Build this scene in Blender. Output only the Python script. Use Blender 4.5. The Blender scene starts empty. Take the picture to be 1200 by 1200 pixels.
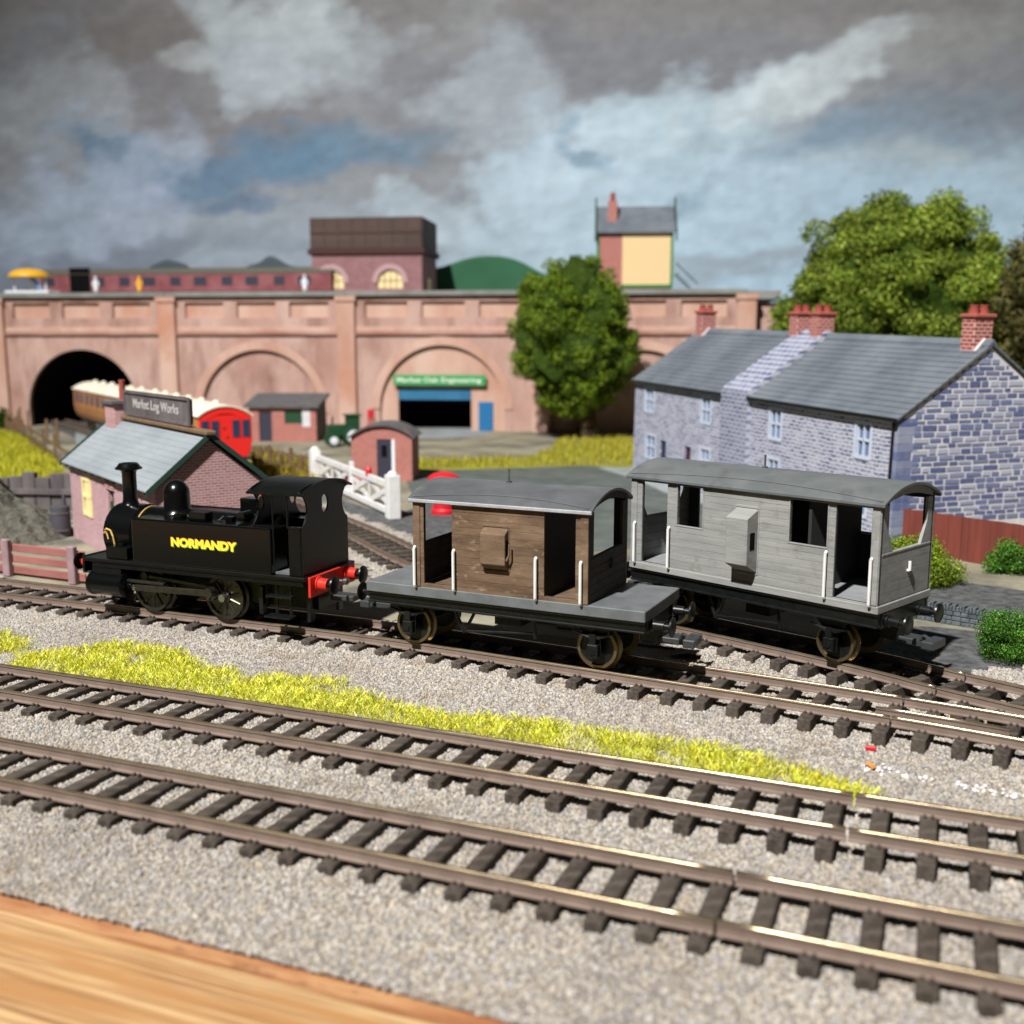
import bpy, bmesh, math, random
import numpy as np
from mathutils import Vector, Matrix, noise as mnoise
random.seed(7); RNG = np.random.default_rng(7)
SC = bpy.context.scene
COL = SC.collection
R = math.radians
# ---------------------------------------------------------------- camera, light, exposure   (1 unit = 1 cm of the model)
H = 9.5                       # lens height above the rail tops
cam = bpy.data.cameras.new('camera'); camo = bpy.data.objects.new('camera', cam); COL.objects.link(camo)
camo.location = (0, 0, H); camo.rotation_euler = (R(90 - 9.09), 0, 0)
cam.sensor_width = 36; cam.lens = 37.5; cam.clip_start = .5; cam.clip_end = 2000
cam.dof.use_dof = True; cam.dof.focus_distance = 33; cam.dof.aperture_fstop = .185
SC.camera = camo
w = bpy.data.worlds.new('World'); SC.world = w; w.use_nodes = True
bg = w.node_tree.nodes['Background']; bg.inputs[0].default_value = (.86, .93, 1, 1); bg.inputs[1].default_value = .035
def lamp(name, loc, target, power, size, color):
    L = bpy.data.lights.new(name, 'SPOT'); L.spot_size = R(52); L.spot_blend = 1; L.shadow_soft_size = size; L.energy = power; L.color = color
    o = bpy.data.objects.new(name, L); COL.objects.link(o); o.location = loc
    o.rotation_euler = (Vector(target) - Vector(loc)).to_track_quat('-Z', 'Y').to_euler()
    return o
lamp('room_lamp', (-90, -118, 232), (4, 84, 4), 7.9e6, 4.5, (1, .965, .915))
vs = SC.view_settings; vs.view_transform = 'Standard'; vs.look = 'None'; vs.exposure = 0; vs.gamma = 1; vs.use_curve_mapping = False
SC.cycles.use_denoising = True; SC.cycles.max_bounces = 6; SC.cycles.diffuse_bounces = 3; SC.cycles.glossy_bounces = 3
SC.cycles.caustics_reflective = False; SC.cycles.caustics_refractive = False

# ---------------------------------------------------------------- helpers
TH = R(-21.583); CT, ST = math.cos(TH), math.sin(TH)
def T(X, Y, Z=0):             # along the near tracks / across them -> world
    return Vector((CT*X - ST*Y, ST*X + CT*Y, Z))
F_ = 1250.; PIT = R(9.09)
def proj(x, y, z):
    d = y*math.cos(PIT) + (H - z)*math.sin(PIT); v = y*math.sin(PIT) + (z - H)*math.cos(PIT)
    return 600 + F_*x/d, 600 - F_*v/d
def gr(px, py, z=-.5):        # a point of the ground
    a, b, c = px - 600., F_, 600. - py
    r = Vector((a, b*math.cos(PIT) + c*math.sin(PIT), -b*math.sin(PIT) + c*math.cos(PIT)))
    return r*((z - H)/r.z) + Vector((0, 0, H))
def bed(p):                   # height of the ballast: it falls away towards the turnout
    X = CT*p[0] + ST*p[1]; Y = -ST*p[0] + CT*p[1]
    return -.45 - (.20*min(1, max(0, (X + 14)/13))*min(1, max(.3, (Y - 16)/5)) if Y < 33 else 0)
def srgb(r, g, b):
    f = lambda u: (u/255/12.92 if u <= 10 else ((u/255 + .055)/1.055)**2.4)
    return (f(r), f(g), f(b))
MATS = {}
def M(name, col, rough=.6, metal=0, col2=None, nscale=3., detail=5, stretch=(1, 1, 1), lim=(.35, .65), bump=0., bscale=None, bstretch=None, spec=.5, col3=None, n3=1., lim3=(.55, .7), s3=(1, 1, 1), coat=0., inst=None):
    m = bpy.data.materials.new(name); m.use_nodes = True; nt = m.node_tree; N = nt.nodes; Lk = nt.links
    P = N['Principled BSDF']
    P.inputs['Roughness'].default_value = rough; P.inputs['Metallic'].default_value = metal; P.inputs['Specular IOR Level'].default_value = spec
    P.inputs['Base Color'].default_value = (*col, 1)
    if coat: P.inputs['Coat Weight'].default_value = coat; P.inputs['Coat Roughness'].default_value = .15
    tc = N.new('ShaderNodeTexCoord')
    def nz(sc, st, det=detail):
        mp = N.new('ShaderNodeMapping'); mp.inputs['Scale'].default_value = st; Lk.new(tc.outputs['Object'], mp.inputs[0])
        n = N.new('ShaderNodeTexNoise'); n.inputs['Scale'].default_value = sc; n.inputs['Detail'].default_value = det; n.inputs['Roughness'].default_value = .62
        Lk.new(mp.outputs[0], n.inputs['Vector']); return n
    out = None
    def mixc(fac, a, b):
        mx = N.new('ShaderNodeMix'); mx.data_type = 'RGBA'; Lk.new(fac, mx.inputs[0])
        if isinstance(a, tuple): mx.inputs[6].default_value = (*a, 1)
        else: Lk.new(a, mx.inputs[6])
        if isinstance(b, tuple): mx.inputs[7].default_value = (*b, 1)
        else: Lk.new(b, mx.inputs[7])
        return mx.outputs[2]
    def rng(src, lo, hi):
        mr = N.new('ShaderNodeMapRange'); mr.inputs[1].default_value = lo; mr.inputs[2].default_value = hi; Lk.new(src, mr.inputs[0]); return mr.outputs[0]
    if inst:
        oi = N.new('ShaderNodeObjectInfo'); cr = N.new('ShaderNodeValToRGB'); cr.color_ramp.interpolation = 'CONSTANT'
        e = cr.color_ramp.elements
        while len(e) < len(inst): e.new(0)
        for i, c in enumerate(inst): e[i].position = i/len(inst); e[i].color = (*c, 1)
        Lk.new(oi.outputs['Random'], cr.inputs[0]); out = cr.outputs[0]
    if col2 is not None:
        out = mixc(rng(nz(nscale, stretch).outputs[0], *lim), col if out is None else out, col2)
    if col3 is not None:
        out = mixc(rng(nz(n3, s3).outputs[0], *lim3), out, col3)
    if out is not None: Lk.new(out, P.inputs['Base Color'])
    if bump:
        b = N.new('ShaderNodeBump'); b.inputs['Strength'].default_value = 1; b.inputs['Distance'].default_value = bump
        Lk.new(nz(bscale or nscale*3, bstretch or stretch).outputs[0], b.inputs['Height']); Lk.new(b.outputs[0], P.inputs['Normal'])
    MATS[name] = m
    return m
def Mbrick(name, axes, bw, bh, mortar, c1, c2, cm, blotch=None, bias=0., rough=.8, warp=.06, bump=.02, wash=None):
    m = bpy.data.materials.new(name); m.use_nodes = True; nt = m.node_tree; N = nt.nodes; Lk = nt.links; P = N['Principled BSDF']
    P.inputs['Roughness'].default_value = rough; P.inputs['Specular IOR Level'].default_value = .25
    tc = N.new('ShaderNodeTexCoord'); sx = N.new('ShaderNodeSeparateXYZ'); Lk.new(tc.outputs['Object'], sx.inputs[0])
    cb = N.new('ShaderNodeCombineXYZ'); Lk.new(sx.outputs[axes[1]], cb.inputs[1])
    if axes[0] == 's':            # runs on round the corner
        sm = N.new('ShaderNodeMath'); sm.operation = 'ADD'; Lk.new(sx.outputs[0], sm.inputs[0]); Lk.new(sx.outputs[1], sm.inputs[1]); Lk.new(sm.outputs[0], cb.inputs[0])
    else: Lk.new(sx.outputs[axes[0]], cb.inputs[0])
    nz = N.new('ShaderNodeTexNoise'); nz.inputs['Scale'].default_value = 1.6; nz.inputs['Detail'].default_value = 3; Lk.new(cb.outputs[0], nz.inputs['Vector'])
    ad = N.new('ShaderNodeVectorMath'); ad.operation = 'MULTIPLY_ADD'; Lk.new(nz.outputs['Color'], ad.inputs[0]); ad.inputs[1].default_value = (warp*3, warp, 0); Lk.new(cb.outputs[0], ad.inputs[2])
    br = N.new('ShaderNodeTexBrick'); Lk.new(ad.outputs[0], br.inputs['Vector'])
    br.inputs['Scale'].default_value = 1; br.inputs['Brick Width'].default_value = bw; br.inputs['Row Height'].default_value = bh
    br.inputs['Mortar Size'].default_value = mortar; br.inputs['Mortar Smooth'].default_value = .2; br.inputs['Bias'].default_value = bias
    br.inputs['Color1'].default_value = (*c1, 1); br.inputs['Color2'].default_value = (*c2, 1); br.inputs['Mortar'].default_value = (*cm, 1)
    out = br.outputs[0]
    if blotch:
        n2 = N.new('ShaderNodeTexNoise'); n2.inputs['Scale'].default_value = wash or .5; n2.inputs['Detail'].default_value = 7; n2.inputs['Roughness'].default_value = .7; Lk.new(tc.outputs['Object'], n2.inputs['Vector'])
        mr = N.new('ShaderNodeMapRange'); mr.inputs[1].default_value = .50; mr.inputs[2].default_value = .82; Lk.new(n2.outputs[0], mr.inputs[0])
        mx = N.new('ShaderNodeMix'); mx.data_type = 'RGBA'; Lk.new(mr.outputs[0], mx.inputs[0]); Lk.new(out, mx.inputs[6]); mx.inputs[7].default_value = (*blotch, 1); out = mx.outputs[2]
    Lk.new(out, P.inputs['Base Color'])
    if bump:
        b = N.new('ShaderNodeBump'); b.inputs['Distance'].default_value = bump; b.invert = True; Lk.new(br.outputs['Fac'], b.inputs['Height']); Lk.new(b.outputs[0], P.inputs['Normal'])
    MATS[name] = m; return m

class MB:
    def __init__(s): s.v = []; s.f = []
    def add(s, vs, fs):
        o = len(s.v); s.v += [tuple(v) for v in vs]; s.f += [tuple(i + o for i in f) for f in fs]; return s
    def box(s, x0, x1, y0, y1, z0, z1):
        v = [(x, y, z) for z in (z0, z1) for y in (y0, y1) for x in (x0, x1)]
        return s.add(v, [(0, 2, 3, 1), (4, 5, 7, 6), (0, 1, 5, 4), (2, 6, 7, 3), (0, 4, 6, 2), (1, 3, 7, 5)])
    def prism(s, pts, plane, lo, hi):   # polygon in a plane, pushed along the third axis
        def mk(a, b, h): return {'xz': (a, h, b), 'yz': (h, a, b), 'xy': (a, b, h)}[plane]
        n = len(pts); v = [mk(a, b, lo) for a, b in pts] + [mk(a, b, hi) for a, b in pts]
        return s.add(v, [tuple(range(n)), tuple(range(2*n - 1, n - 1, -1))] + [(i, i + n, (i + 1) % n + n, (i + 1) % n) for i in range(n)])
    def cyl(s, p0, p1, r0, r1=None, n=14, cap=True):
        r1 = r0 if r1 is None else r1; p0 = Vector(p0); p1 = Vector(p1); d = (p1 - p0).normalized()
        a = d.orthogonal().normalized(); b = d.cross(a); v = []
        for p, r in ((p0, r0), (p1, r1)):
            v += [p + (a*math.cos(2*math.pi*i/n) + b*math.sin(2*math.pi*i/n))*r for i in range(n)]
        f = [(i, (i + 1) % n, (i + 1) % n + n, i + n) for i in range(n)]
        if cap: f += [tuple(range(n - 1, -1, -1)), tuple(range(n, 2*n))]
        return s.add(v, f)
    def lathe(s, o, ax, prof, n=24):    # profile (radius, height) about an axis through o
        o = Vector(o); d = Vector(ax).normalized(); a = d.orthogonal().normalized(); b = d.cross(a); v = []; k = len(prof)
        for r, h in prof: v += [o + d*h + (a*math.cos(2*math.pi*i/n) + b*math.sin(2*math.pi*i/n))*max(r, 1e-4) for i in range(n)]
        f = [(j*n + i, j*n + (i + 1) % n, (j + 1)*n + (i + 1) % n, (j + 1)*n + i) for j in range(k - 1) for i in range(n)]
        f += [tuple(range(n - 1, -1, -1)), tuple(range((k - 1)*n, k*n))]
        return s.add(v, f)
    def tube(s, pts, r, n=8):
        pts = [Vector(p) for p in pts]
        for i in range(len(pts) - 1): s.cyl(pts[i], pts[i + 1], r, n=n)
        return s
    def quad(s, *p): return s.add(p, [tuple(range(len(p)))])
    def build(s, name, mat, parent=None, bevel=0, smooth=None, seg=1):
        me = bpy.data.meshes.new(name); me.from_pydata(s.v, [], s.f)
        bm = bmesh.new(); bm.from_mesh(me); bmesh.ops.recalc_face_normals(bm, faces=bm.faces); bm.to_mesh(me); bm.free()
        return link(name, me, mat, parent, bevel, smooth, seg)
def link(name, me, mat, parent=None, bevel=0, smooth=None, seg=1):
    if mat is not None: me.materials.append(MATS[mat] if isinstance(mat, str) else mat)
    if smooth:
        me.polygons.foreach_set('use_smooth', [True]*len(me.polygons)); me.set_sharp_from_angle(angle=R(smooth))
    o = bpy.data.objects.new(name, me); COL.objects.link(o)
    if parent is not None: o.parent = parent
    if bevel:
        b = o.modifiers.new('bevel', 'BEVEL'); b.width = bevel; b.segments = seg; b.limit_method = 'ANGLE'; b.angle_limit = R(35)
    return o
def box(name, mat, parent, x0, x1, y0, y1, z0, z1, bevel=0, seg=1): return MB().box(x0, x1, y0, y1, z0, z1).build(name, mat, parent, bevel, None, seg)
def empty(name, loc, rz=0, label=None, cat=None, group=None, rx=0):
    o = bpy.data.objects.new(name, None); COL.objects.link(o); o.location = loc; o.rotation_euler = (rx, 0, rz); o.empty_display_size = .5
    return tag(o, label, cat, group)
def tag(o, label=None, cat=None, group=None, kind=None):
    if label: o['label'] = label
    if cat: o['category'] = cat
    if group: o['group'] = group
    if kind: o['kind'] = kind
    return o
def dup(src, parent, loc=None, rot=None, scale=None):
    c = src.copy(); COL.objects.link(c); c.parent = parent
    if loc is not None: c.location = loc
    if rot is not None: c.rotation_euler = rot
    if scale is not None: c.scale = scale
    for ch in src.children: dup(ch, c)
    return c
def plate(outer, holes, t):
    """flat sheet with holes, in xy, thickness t centred on z: (verts, faces)"""
    cu = bpy.data.curves.new('tmp', 'CURVE'); cu.dimensions = '2D'; cu.fill_mode = 'BOTH'; cu.extrude = t/2
    for pts in [outer] + holes:
        sp = cu.splines.new('POLY'); sp.points.add(len(pts) - 1); sp.use_cyclic_u = True
        for p, q in zip(sp.points, pts): p.co = (q[0], q[1], 0, 1)
    o = bpy.data.objects.new('tmp', cu); COL.objects.link(o)
    dg = bpy.context.evaluated_depsgraph_get(); dg.update()
    me = bpy.data.meshes.new_from_object(o.evaluated_get(dg))
    v = [tuple(x.co) for x in me.vertices]; f = [tuple(p.vertices) for p in me.polygons]
    bpy.data.objects.remove(o); bpy.data.curves.remove(cu); bpy.data.meshes.remove(me)
    return v, f
def ell(cx, cy, rx, ry, n=20, a0=0, a1=2*math.pi, closed=True):
    k = n if closed else n - 1
    return [(cx + rx*math.cos(a0 + (a1 - a0)*i/k), cy + ry*math.sin(a0 + (a1 - a0)*i/k)) for i in range(n)]
def text(name, s, size, mat, parent, loc, rot, extrude=.005, offset=0., align='CENTER', width=None):
    cu = bpy.data.curves.new(name, 'FONT'); cu.body = s; cu.size = size; cu.extrude = extrude; cu.offset = offset; cu.align_x = align; cu.align_y = 'CENTER'
    cu.materials.append(MATS[mat]); cu.resolution_u = 3
    o = bpy.data.objects.new(name, cu); COL.objects.link(o); dg = bpy.context.evaluated_depsgraph_get(); dg.update()
    me = bpy.data.meshes.new_from_object(o.evaluated_get(dg)); bpy.data.objects.remove(o); bpy.data.curves.remove(cu)
    o = bpy.data.objects.new(name, me); COL.objects.link(o); o.parent = parent; o.location = loc; o.rotation_euler = rot
    xs = [v.co.x for v in me.vertices]; o.scale = (width/max(max(xs) - min(xs), .01) if width else 1, 1, 1)
    return o
def catmull(pts, per=10):
    P = [Vector(p) for p in pts]; P = [P[0]*2 - P[1]] + P + [P[-1]*2 - P[-2]]; out = []
    for i in range(1, len(P) - 2):
        for k in range(per):
            t = k/per; a, b, c, d = P[i - 1], P[i], P[i + 1], P[i + 2]
            out.append(.5*((2*b) + (c - a)*t + (2*a - 5*b + 4*c - d)*t*t + (3*b - a - 3*c + d)*t**3))
    return out + [P[-2]]
def resample(pts, step, start=0.):
    out = []; acc = -start
    for a, b in zip(pts, pts[1:]):
        L = (b - a).length
        while acc <= L:
            if acc >= 0: out.append((a + (b - a)*(acc/L), (b - a).normalized()))
            acc += step
        acc -= L
    return out
def offset(pts, d):
    out = []
    for i, p in enumerate(pts):
        t = (pts[min(i + 1, len(pts) - 1)] - pts[max(i - 1, 0)]).normalized(); out.append(p + Vector((-t.y, t.x, 0))*d)
    return out
def fan_leaves(clumps, per, size, seed, flat=.5):
    """leaf faces spread over clumps (centre, radius): numpy verts and quads"""
    g = np.random.default_rng(seed); V = []
    for (c, r) in clumps:
        n = max(6, int(per*(r**2)))
        d = g.normal(size=(n, 3)); d /= np.linalg.norm(d, axis=1)[:, None]
        rad = r*(.55 + .5*g.random(n))[:, None]
        p = np.array(c) + d*rad*np.array([1, 1, .82])
        nn = d + g.normal(size=(n, 3))*flat; nn /= np.linalg.norm(nn, axis=1)[:, None]
        a = np.cross(nn, g.normal(size=(n, 3))); a /= np.linalg.norm(a, axis=1)[:, None]; b = np.cross(nn, a)
        s = size*(.6 + .8*g.random(n))[:, None]
        V.append(np.stack([p - a*s, p - b*s*.6, p + a*s + nn*s*.3, p + b*s*.6], 1))
    global CLUMP; CLUMP = np.concatenate([np.full(len(q), g.uniform(.62, 1.18)) for q in V]); V = np.concatenate(V).reshape(-1, 3); return V
def quadmesh(name, V, mat, parent=None, cols=None):
    n = len(V)//4; me = bpy.data.meshes.new(name); me.vertices.add(n*4); me.vertices.foreach_set('co', V.astype(np.float32).ravel())
    me.loops.add(n*4); me.loops.foreach_set('vertex_index', np.arange(n*4, dtype=np.int32)); me.polygons.add(n); me.polygons.foreach_set('loop_start', np.arange(0, n*4, 4, dtype=np.int32))
    me.update(calc_edges=True)
    if cols is not None:
        at = me.attributes.new('tint', 'FLOAT_COLOR', 'POINT'); at.data.foreach_set('color', np.concatenate([np.repeat(cols, 4, 0), np.ones((n*4, 1))], 1).astype(np.float32).ravel())
    return link(name, me, mat, parent)
def Mtint(name, rough=.6, spec=.3, trans=0.):
    m = bpy.data.materials.new(name); m.use_nodes = True; N = m.node_tree.nodes; P = N['Principled BSDF']; a = N.new('ShaderNodeAttribute'); a.attribute_name = 'tint'
    m.node_tree.links.new(a.outputs['Color'], P.inputs['Base Color']); P.inputs['Roughness'].default_value = rough; P.inputs['Specular IOR Level'].default_value = spec
    if trans:
        t = N.new('ShaderNodeBsdfTranslucent'); mx = N.new('ShaderNodeMixShader'); mx.inputs[0].default_value = trans
        m.node_tree.links.new(a.outputs['Color'], t.inputs[0]); m.node_tree.links.new(P.outputs[0], mx.inputs[1]); m.node_tree.links.new(t.outputs[0], mx.inputs[2]); m.node_tree.links.new(mx.outputs[0], N['Material Output'].inputs[0])
    MATS[name] = m
# ---------------------------------------------------------------- materials
M('sleeper_brown', (.062, .052, .045), .85, inst=[(.044, .036, .031), (.056, .046, .039), (.05, .04, .033), (.064, .053, .044)], col2=(.115, .096, .08), nscale=5, lim=(.45, .75), bump=.014, bscale=11, spec=.2)
M('rail_steel', (.17, .125, .102), .6, col2=(.22, .168, .138), nscale=1.5, bump=.004, bscale=12, spec=.4)
M('rail_head', (.58, .46, .28), .27, metal=.9, col2=(.20, .165, .135), nscale=1.2, lim=(.45, .75), stretch=(1, 1, 1))
STONES = [srgb((c[0]*.75 + 44)*.915, (c[1]*.75 + 44)*.915, (c[2]*.75 + 43)*.915) for c in ((196, 188, 178), (170, 160, 150), (205, 198, 190), (150, 143, 138), (184, 172, 158), (160, 158, 160), (214, 206, 196), (190, 178, 160), (128, 122, 118), (178, 176, 178), (200, 184, 160), (158, 150, 142))]
M('ballast_stone', (.4, .37, .34), .85, inst=STONES, spec=.25)
def dirty(m):                    # stains that spread over many stones
    nt = m.node_tree; N = nt.nodes; Lk = nt.links; P = N['Principled BSDF']; src = P.inputs['Base Color'].links[0].from_socket
    ge = N.new('ShaderNodeNewGeometry'); cur = src
    for sc, lo, hi, col in ((.18, .45, .70, (.80, .79, .80)), (.9, .56, .74, (.80, .72, .60)), (2.6, .60, .72, (1.2, 1.18, 1.15))):
        n = N.new('ShaderNodeTexNoise'); n.inputs['Scale'].default_value = sc; n.inputs['Detail'].default_value = 6; Lk.new(ge.outputs['Position'], n.inputs['Vector'])
        r = N.new('ShaderNodeMapRange'); r.inputs[1].default_value = lo; r.inputs[2].default_value = hi; Lk.new(n.outputs[0], r.inputs[0])
        x = N.new('ShaderNodeMix'); x.data_type = 'RGBA'; x.blend_type = 'MULTIPLY'; Lk.new(r.outputs[0], x.inputs[0]); Lk.new(cur, x.inputs[6]); x.inputs[7].default_value = (*col, 1); cur = x.outputs[2]
    Lk.new(cur, P.inputs['Base Color'])
dirty(MATS['ballast_stone'])
M('ballast_bed', srgb(150, 142, 132), .95, col2=srgb(108, 102, 96), nscale=7, bump=.03, bscale=12, spec=.1)
M('earth', srgb(122, 116, 100), .95, col2=srgb(150, 146, 128), nscale=.25, detail=9, lim=(.35, .6), col3=srgb(98, 98, 92), n3=.12, lim3=(.5, .62), bump=.05, bscale=3, spec=.1)
M('asphalt', srgb(78, 86, 84), .9, col2=srgb(98, 104, 100), nscale=.6, detail=8, bump=.02, bscale=5, spec=.2)
M('paving', srgb(150, 158, 160), .9, col2=srgb(128, 136, 138), nscale=.5, spec=.2)
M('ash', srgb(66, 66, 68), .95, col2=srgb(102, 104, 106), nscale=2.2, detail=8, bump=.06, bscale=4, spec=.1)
M('turf', srgb(150, 150, 60), .95, col2=srgb(120, 118, 70), nscale=.6, bump=.05, bscale=4, spec=.1)
M('wood_grain', srgb(136, 94, 56), .75, col2=srgb(202, 170, 124), nscale=4.2, detail=12, stretch=(.045, 2.2, 1), lim=(.40, .60), col3=srgb(166, 122, 76), n3=2.2, lim3=(.44, .6), s3=(.10, 2.0, 1), bump=.006, bscale=3, bstretch=(.05, 2, 1))
M('wood_edge', srgb(150, 96, 60), .85, col2=srgb(178, 134, 92), nscale=2.2, detail=9, stretch=(.2, 1.5, 1), lim=(.4, .6), col3=srgb(120, 78, 52), n3=2.5, lim3=(.55, .7), s3=(.5, 1, 1), bump=.03, bscale=5)
M('black_gloss', (.0018, .0025, .0024), .24, spec=.38, coat=.12)
M('black_satin', (.0025, .0031, .003), .36, col2=(.0046, .0055, .0053), nscale=3, spec=.32)
M('black_plastic', (.004, .005, .005), .34, spec=.4, col2=(.008, .0095, .0095), nscale=4)
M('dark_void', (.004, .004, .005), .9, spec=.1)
M('red_beam', (.62, .030, .018), .38, spec=.4)
M('red_dull', (.42, .035, .03), .5)
M('steel', (.42, .42, .41), .3, metal=.9, col2=(.30, .30, .29), nscale=3)
M('dark_steel', (.10, .094, .074), .34, metal=.85, col2=(.06, .057, .048), nscale=4)
M('tyre_brass', (.26, .20, .10), .4, metal=.85, col2=(.17, .135, .08), nscale=2)
M('brass_line', (.75, .50, .14), .4, metal=.3)
M('letter_yellow', (.95, .72, .05), .45)
M('letter_green', (.10, .32, .03), .5)
M('letter_red', (.45, .06, .02), .5)
M('white_paint', (.80, .80, .80), .5, col2=(.68, .68, .69), nscale=2)
M('letter_white', (.72, .74, .70), .6)
M('van_brown', (.092, .058, .036), .75, col2=(.205, .138, .088), nscale=1.5, detail=10, stretch=(.5, 1, 1.5), lim=(.34, .68), col3=(.36, .29, .21), n3=3.4, lim3=(.60, .84), s3=(.6, 1, 1.3), bump=.012, bscale=8, spec=.25)
M('van_brown_shaded', (.04, .034, .029), .8, col2=(.065, .054, .045), nscale=2, spec=.2)  # darker copy of the brown, shade put into the colour of the ends
M('van_grey', (.215, .222, .218), .68, col2=(.305, .312, .303), nscale=1.6, detail=9, stretch=(.35, 1, 2.4), lim=(.32, .68), col3=(.19, .185, .172), n3=2.2, lim3=(.56, .75), bump=.01, bscale=8, spec=.3)
M('roof_grey', (.098, .11, .115), .5, col2=(.135, .148, .153), nscale=.9, detail=8, lim=(.35, .7), col3=(.075, .08, .08), n3=1.3, lim3=(.55, .75), spec=.4)
M('roof_dark', (.075, .08, .088), .40, col2=(.11, .116, .124), nscale=.9, detail=8, col3=(.16, .166, .176), n3=.5, lim3=(.55, .8), spec=.5)
M('platform_grey', (.10, .11, .116), .55, col2=(.145, .157, .165), nscale=1.4, detail=8, spec=.35)
M('floor_grey', (.26, .275, .29), .7, col2=(.2, .21, .22), nscale=2)
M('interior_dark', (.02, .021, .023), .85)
M('viaduct_wash', srgb(166, 130, 119), .9, col2=srgb(192, 164, 155), nscale=.2, detail=10, stretch=(1, 1, .5), lim=(.33, .66), col3=srgb(128, 94, 84), n3=.3, lim3=(.50, .74), s3=(1, 1, .35), bump=.04, bscale=1.8, spec=.15)
M('viaduct_trim', srgb(180, 140, 124), .9, col2=srgb(202, 172, 158), nscale=.22, detail=8, stretch=(1, 1, .4), lim=(.35, .65), col3=srgb(184, 132, 110), n3=.13, lim3=(.56, .72), spec=.15)
M('string_course', srgb(150, 106, 94), .9, col2=srgb(182, 148, 138), nscale=.3, stretch=(.5, 1, 1), spec=.15)
M('coping_grey', srgb(138, 140, 138), .9, col2=srgb(116, 116, 114), nscale=.3, spec=.15)
M('sign_green', srgb(50, 150, 84), .6)
M('shutter_blue', srgb(32, 100, 142), .55, col2=srgb(46, 116, 156), nscale=.6)
M('door_blue', srgb(20, 104, 158), .5)
M('slate_grey', srgb(90, 98, 108), .75, col2=srgb(112, 119, 127), nscale=.35, detail=8, stretch=(1, 1, 1), lim=(.35, .65), bump=.03, bscale=2.5, spec=.25)
M('slate_pale', srgb(126, 134, 140), .85, col2=srgb(142, 149, 155), nscale=.9, detail=8, stretch=(1, .3, 1), bump=.015, bscale=5, spec=.25)
Mbrick('cottage_side', (1, 2), .50, .21, .036, srgb(86, 94, 130), srgb(156, 160, 180), srgb(196, 198, 208), blotch=srgb(188, 190, 202), warp=.2, bump=.01, wash=1.0)
Mbrick('cottage_gable', (0, 2), .62, .25, .055, srgb(70, 82, 130), srgb(136, 142, 172), srgb(208, 208, 216), blotch=srgb(182, 186, 200), bias=-.1, warp=.26, bump=.012, wash=1.3)
Mbrick('cottage_quoin', (1, 2), .55, .26, .04, srgb(84, 92, 126), srgb(130, 137, 160), srgb(180, 182, 194), blotch=srgb(160, 164, 180), warp=.05, bump=.01)
Mbrick('shed_side', (1, 2), .30, .115, .016, srgb(184, 142, 148), srgb(164, 122, 128), srgb(196, 178, 182), blotch=srgb(196, 170, 178), warp=.02, bump=.008, wash=1.2)
Mbrick('shed_gable', (0, 2), .30, .115, .016, srgb(180, 134, 134), srgb(156, 112, 114), srgb(204, 180, 180), blotch=srgb(190, 158, 160), warp=.02, bump=.008, wash=1.4)
Mbrick('red_brick', ('s', 2), .34, .13, .02, srgb(178, 96, 86), srgb(150, 74, 66), srgb(182, 150, 142), blotch=srgb(186, 122, 112), warp=.02, bump=.008, wash=1.0)
Mbrick('red_brick_side', (1, 2), .34, .13, .02, srgb(178, 96, 86), srgb(150, 74, 66), srgb(182, 150, 142), blotch=srgb(186, 122, 112), warp=.02, bump=.008, wash=1.0)
Mbrick('tower_brick', ('s', 2), .8, .3, .04, srgb(142, 98, 100), srgb(120, 80, 84), srgb(164, 132, 134), blotch=srgb(156, 120, 124), warp=.03, bump=.01)
Mbrick('chimney_brick', ('s', 2), .40, .19, .035, srgb(164, 84, 76), srgb(132, 60, 56), srgb(192, 154, 146), warp=.02, bump=.01)
M('chimney_cap', srgb(160, 86, 76), .85)
M('terracotta', srgb(150, 70, 60), .85)
M('mortar_pale', srgb(216, 214, 218), .85, col2=srgb(196, 194, 202), nscale=1.2)
M('white_trim', (.72, .75, .80), .6)
M('window_dark', srgb(40, 56, 84), .25, spec=.5)
M('pane_pale', srgb(96, 116, 152), .25, spec=.5)
M('trim_pale', srgb(188, 198, 214), .7)
M('glass_blue', srgb(120, 150, 196), .25)
M('door_dark', srgb(44, 44, 62), .6)
M('door_navy', srgb(30, 46, 76), .6)
M('door_maroon', srgb(70, 26, 46), .6)
M('cream', srgb(236, 218, 160), .6)
M('cream_board', srgb(222, 194, 146), .7)
M('cream_roof', srgb(236, 230, 214), .7, col2=srgb(220, 210, 190), nscale=.6)
M('green_trim', srgb(38, 64, 56), .6)
M('green_paint', srgb(40, 120, 60), .6)
M('green_dark', srgb(22, 66, 40), .5)
M('teak', srgb(150, 96, 58), .55, col2=srgb(182, 130, 80), nscale=.8, stretch=(1, 1, .3))
M('coach_red', (.78, .022, .016), .4, spec=.4)
M('coach_maroon', srgb(122, 58, 64), .7, col2=srgb(146, 90, 94), nscale=.4)
M('coach_roof_olive', srgb(92, 92, 82), .7)
M('tank_brown', srgb(84, 66, 60), .8, col2=srgb(70, 54, 50), nscale=.35, stretch=(.3, 1, 1))
M('tank_band', srgb(66, 36, 34), .8)
M('felt_dark', srgb(96, 96, 98), .85, col2=srgb(78, 78, 80), nscale=1.2)
M('fence_wood', srgb(120, 94, 66), .9, col2=srgb(98, 78, 58), nscale=1.5, stretch=(2, 2, .4))
M('fence_red', srgb(122, 58, 46), .85, col2=srgb(98, 44, 36), nscale=.9, detail=7, stretch=(3, 3, .35), lim=(.3, .7))
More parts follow.
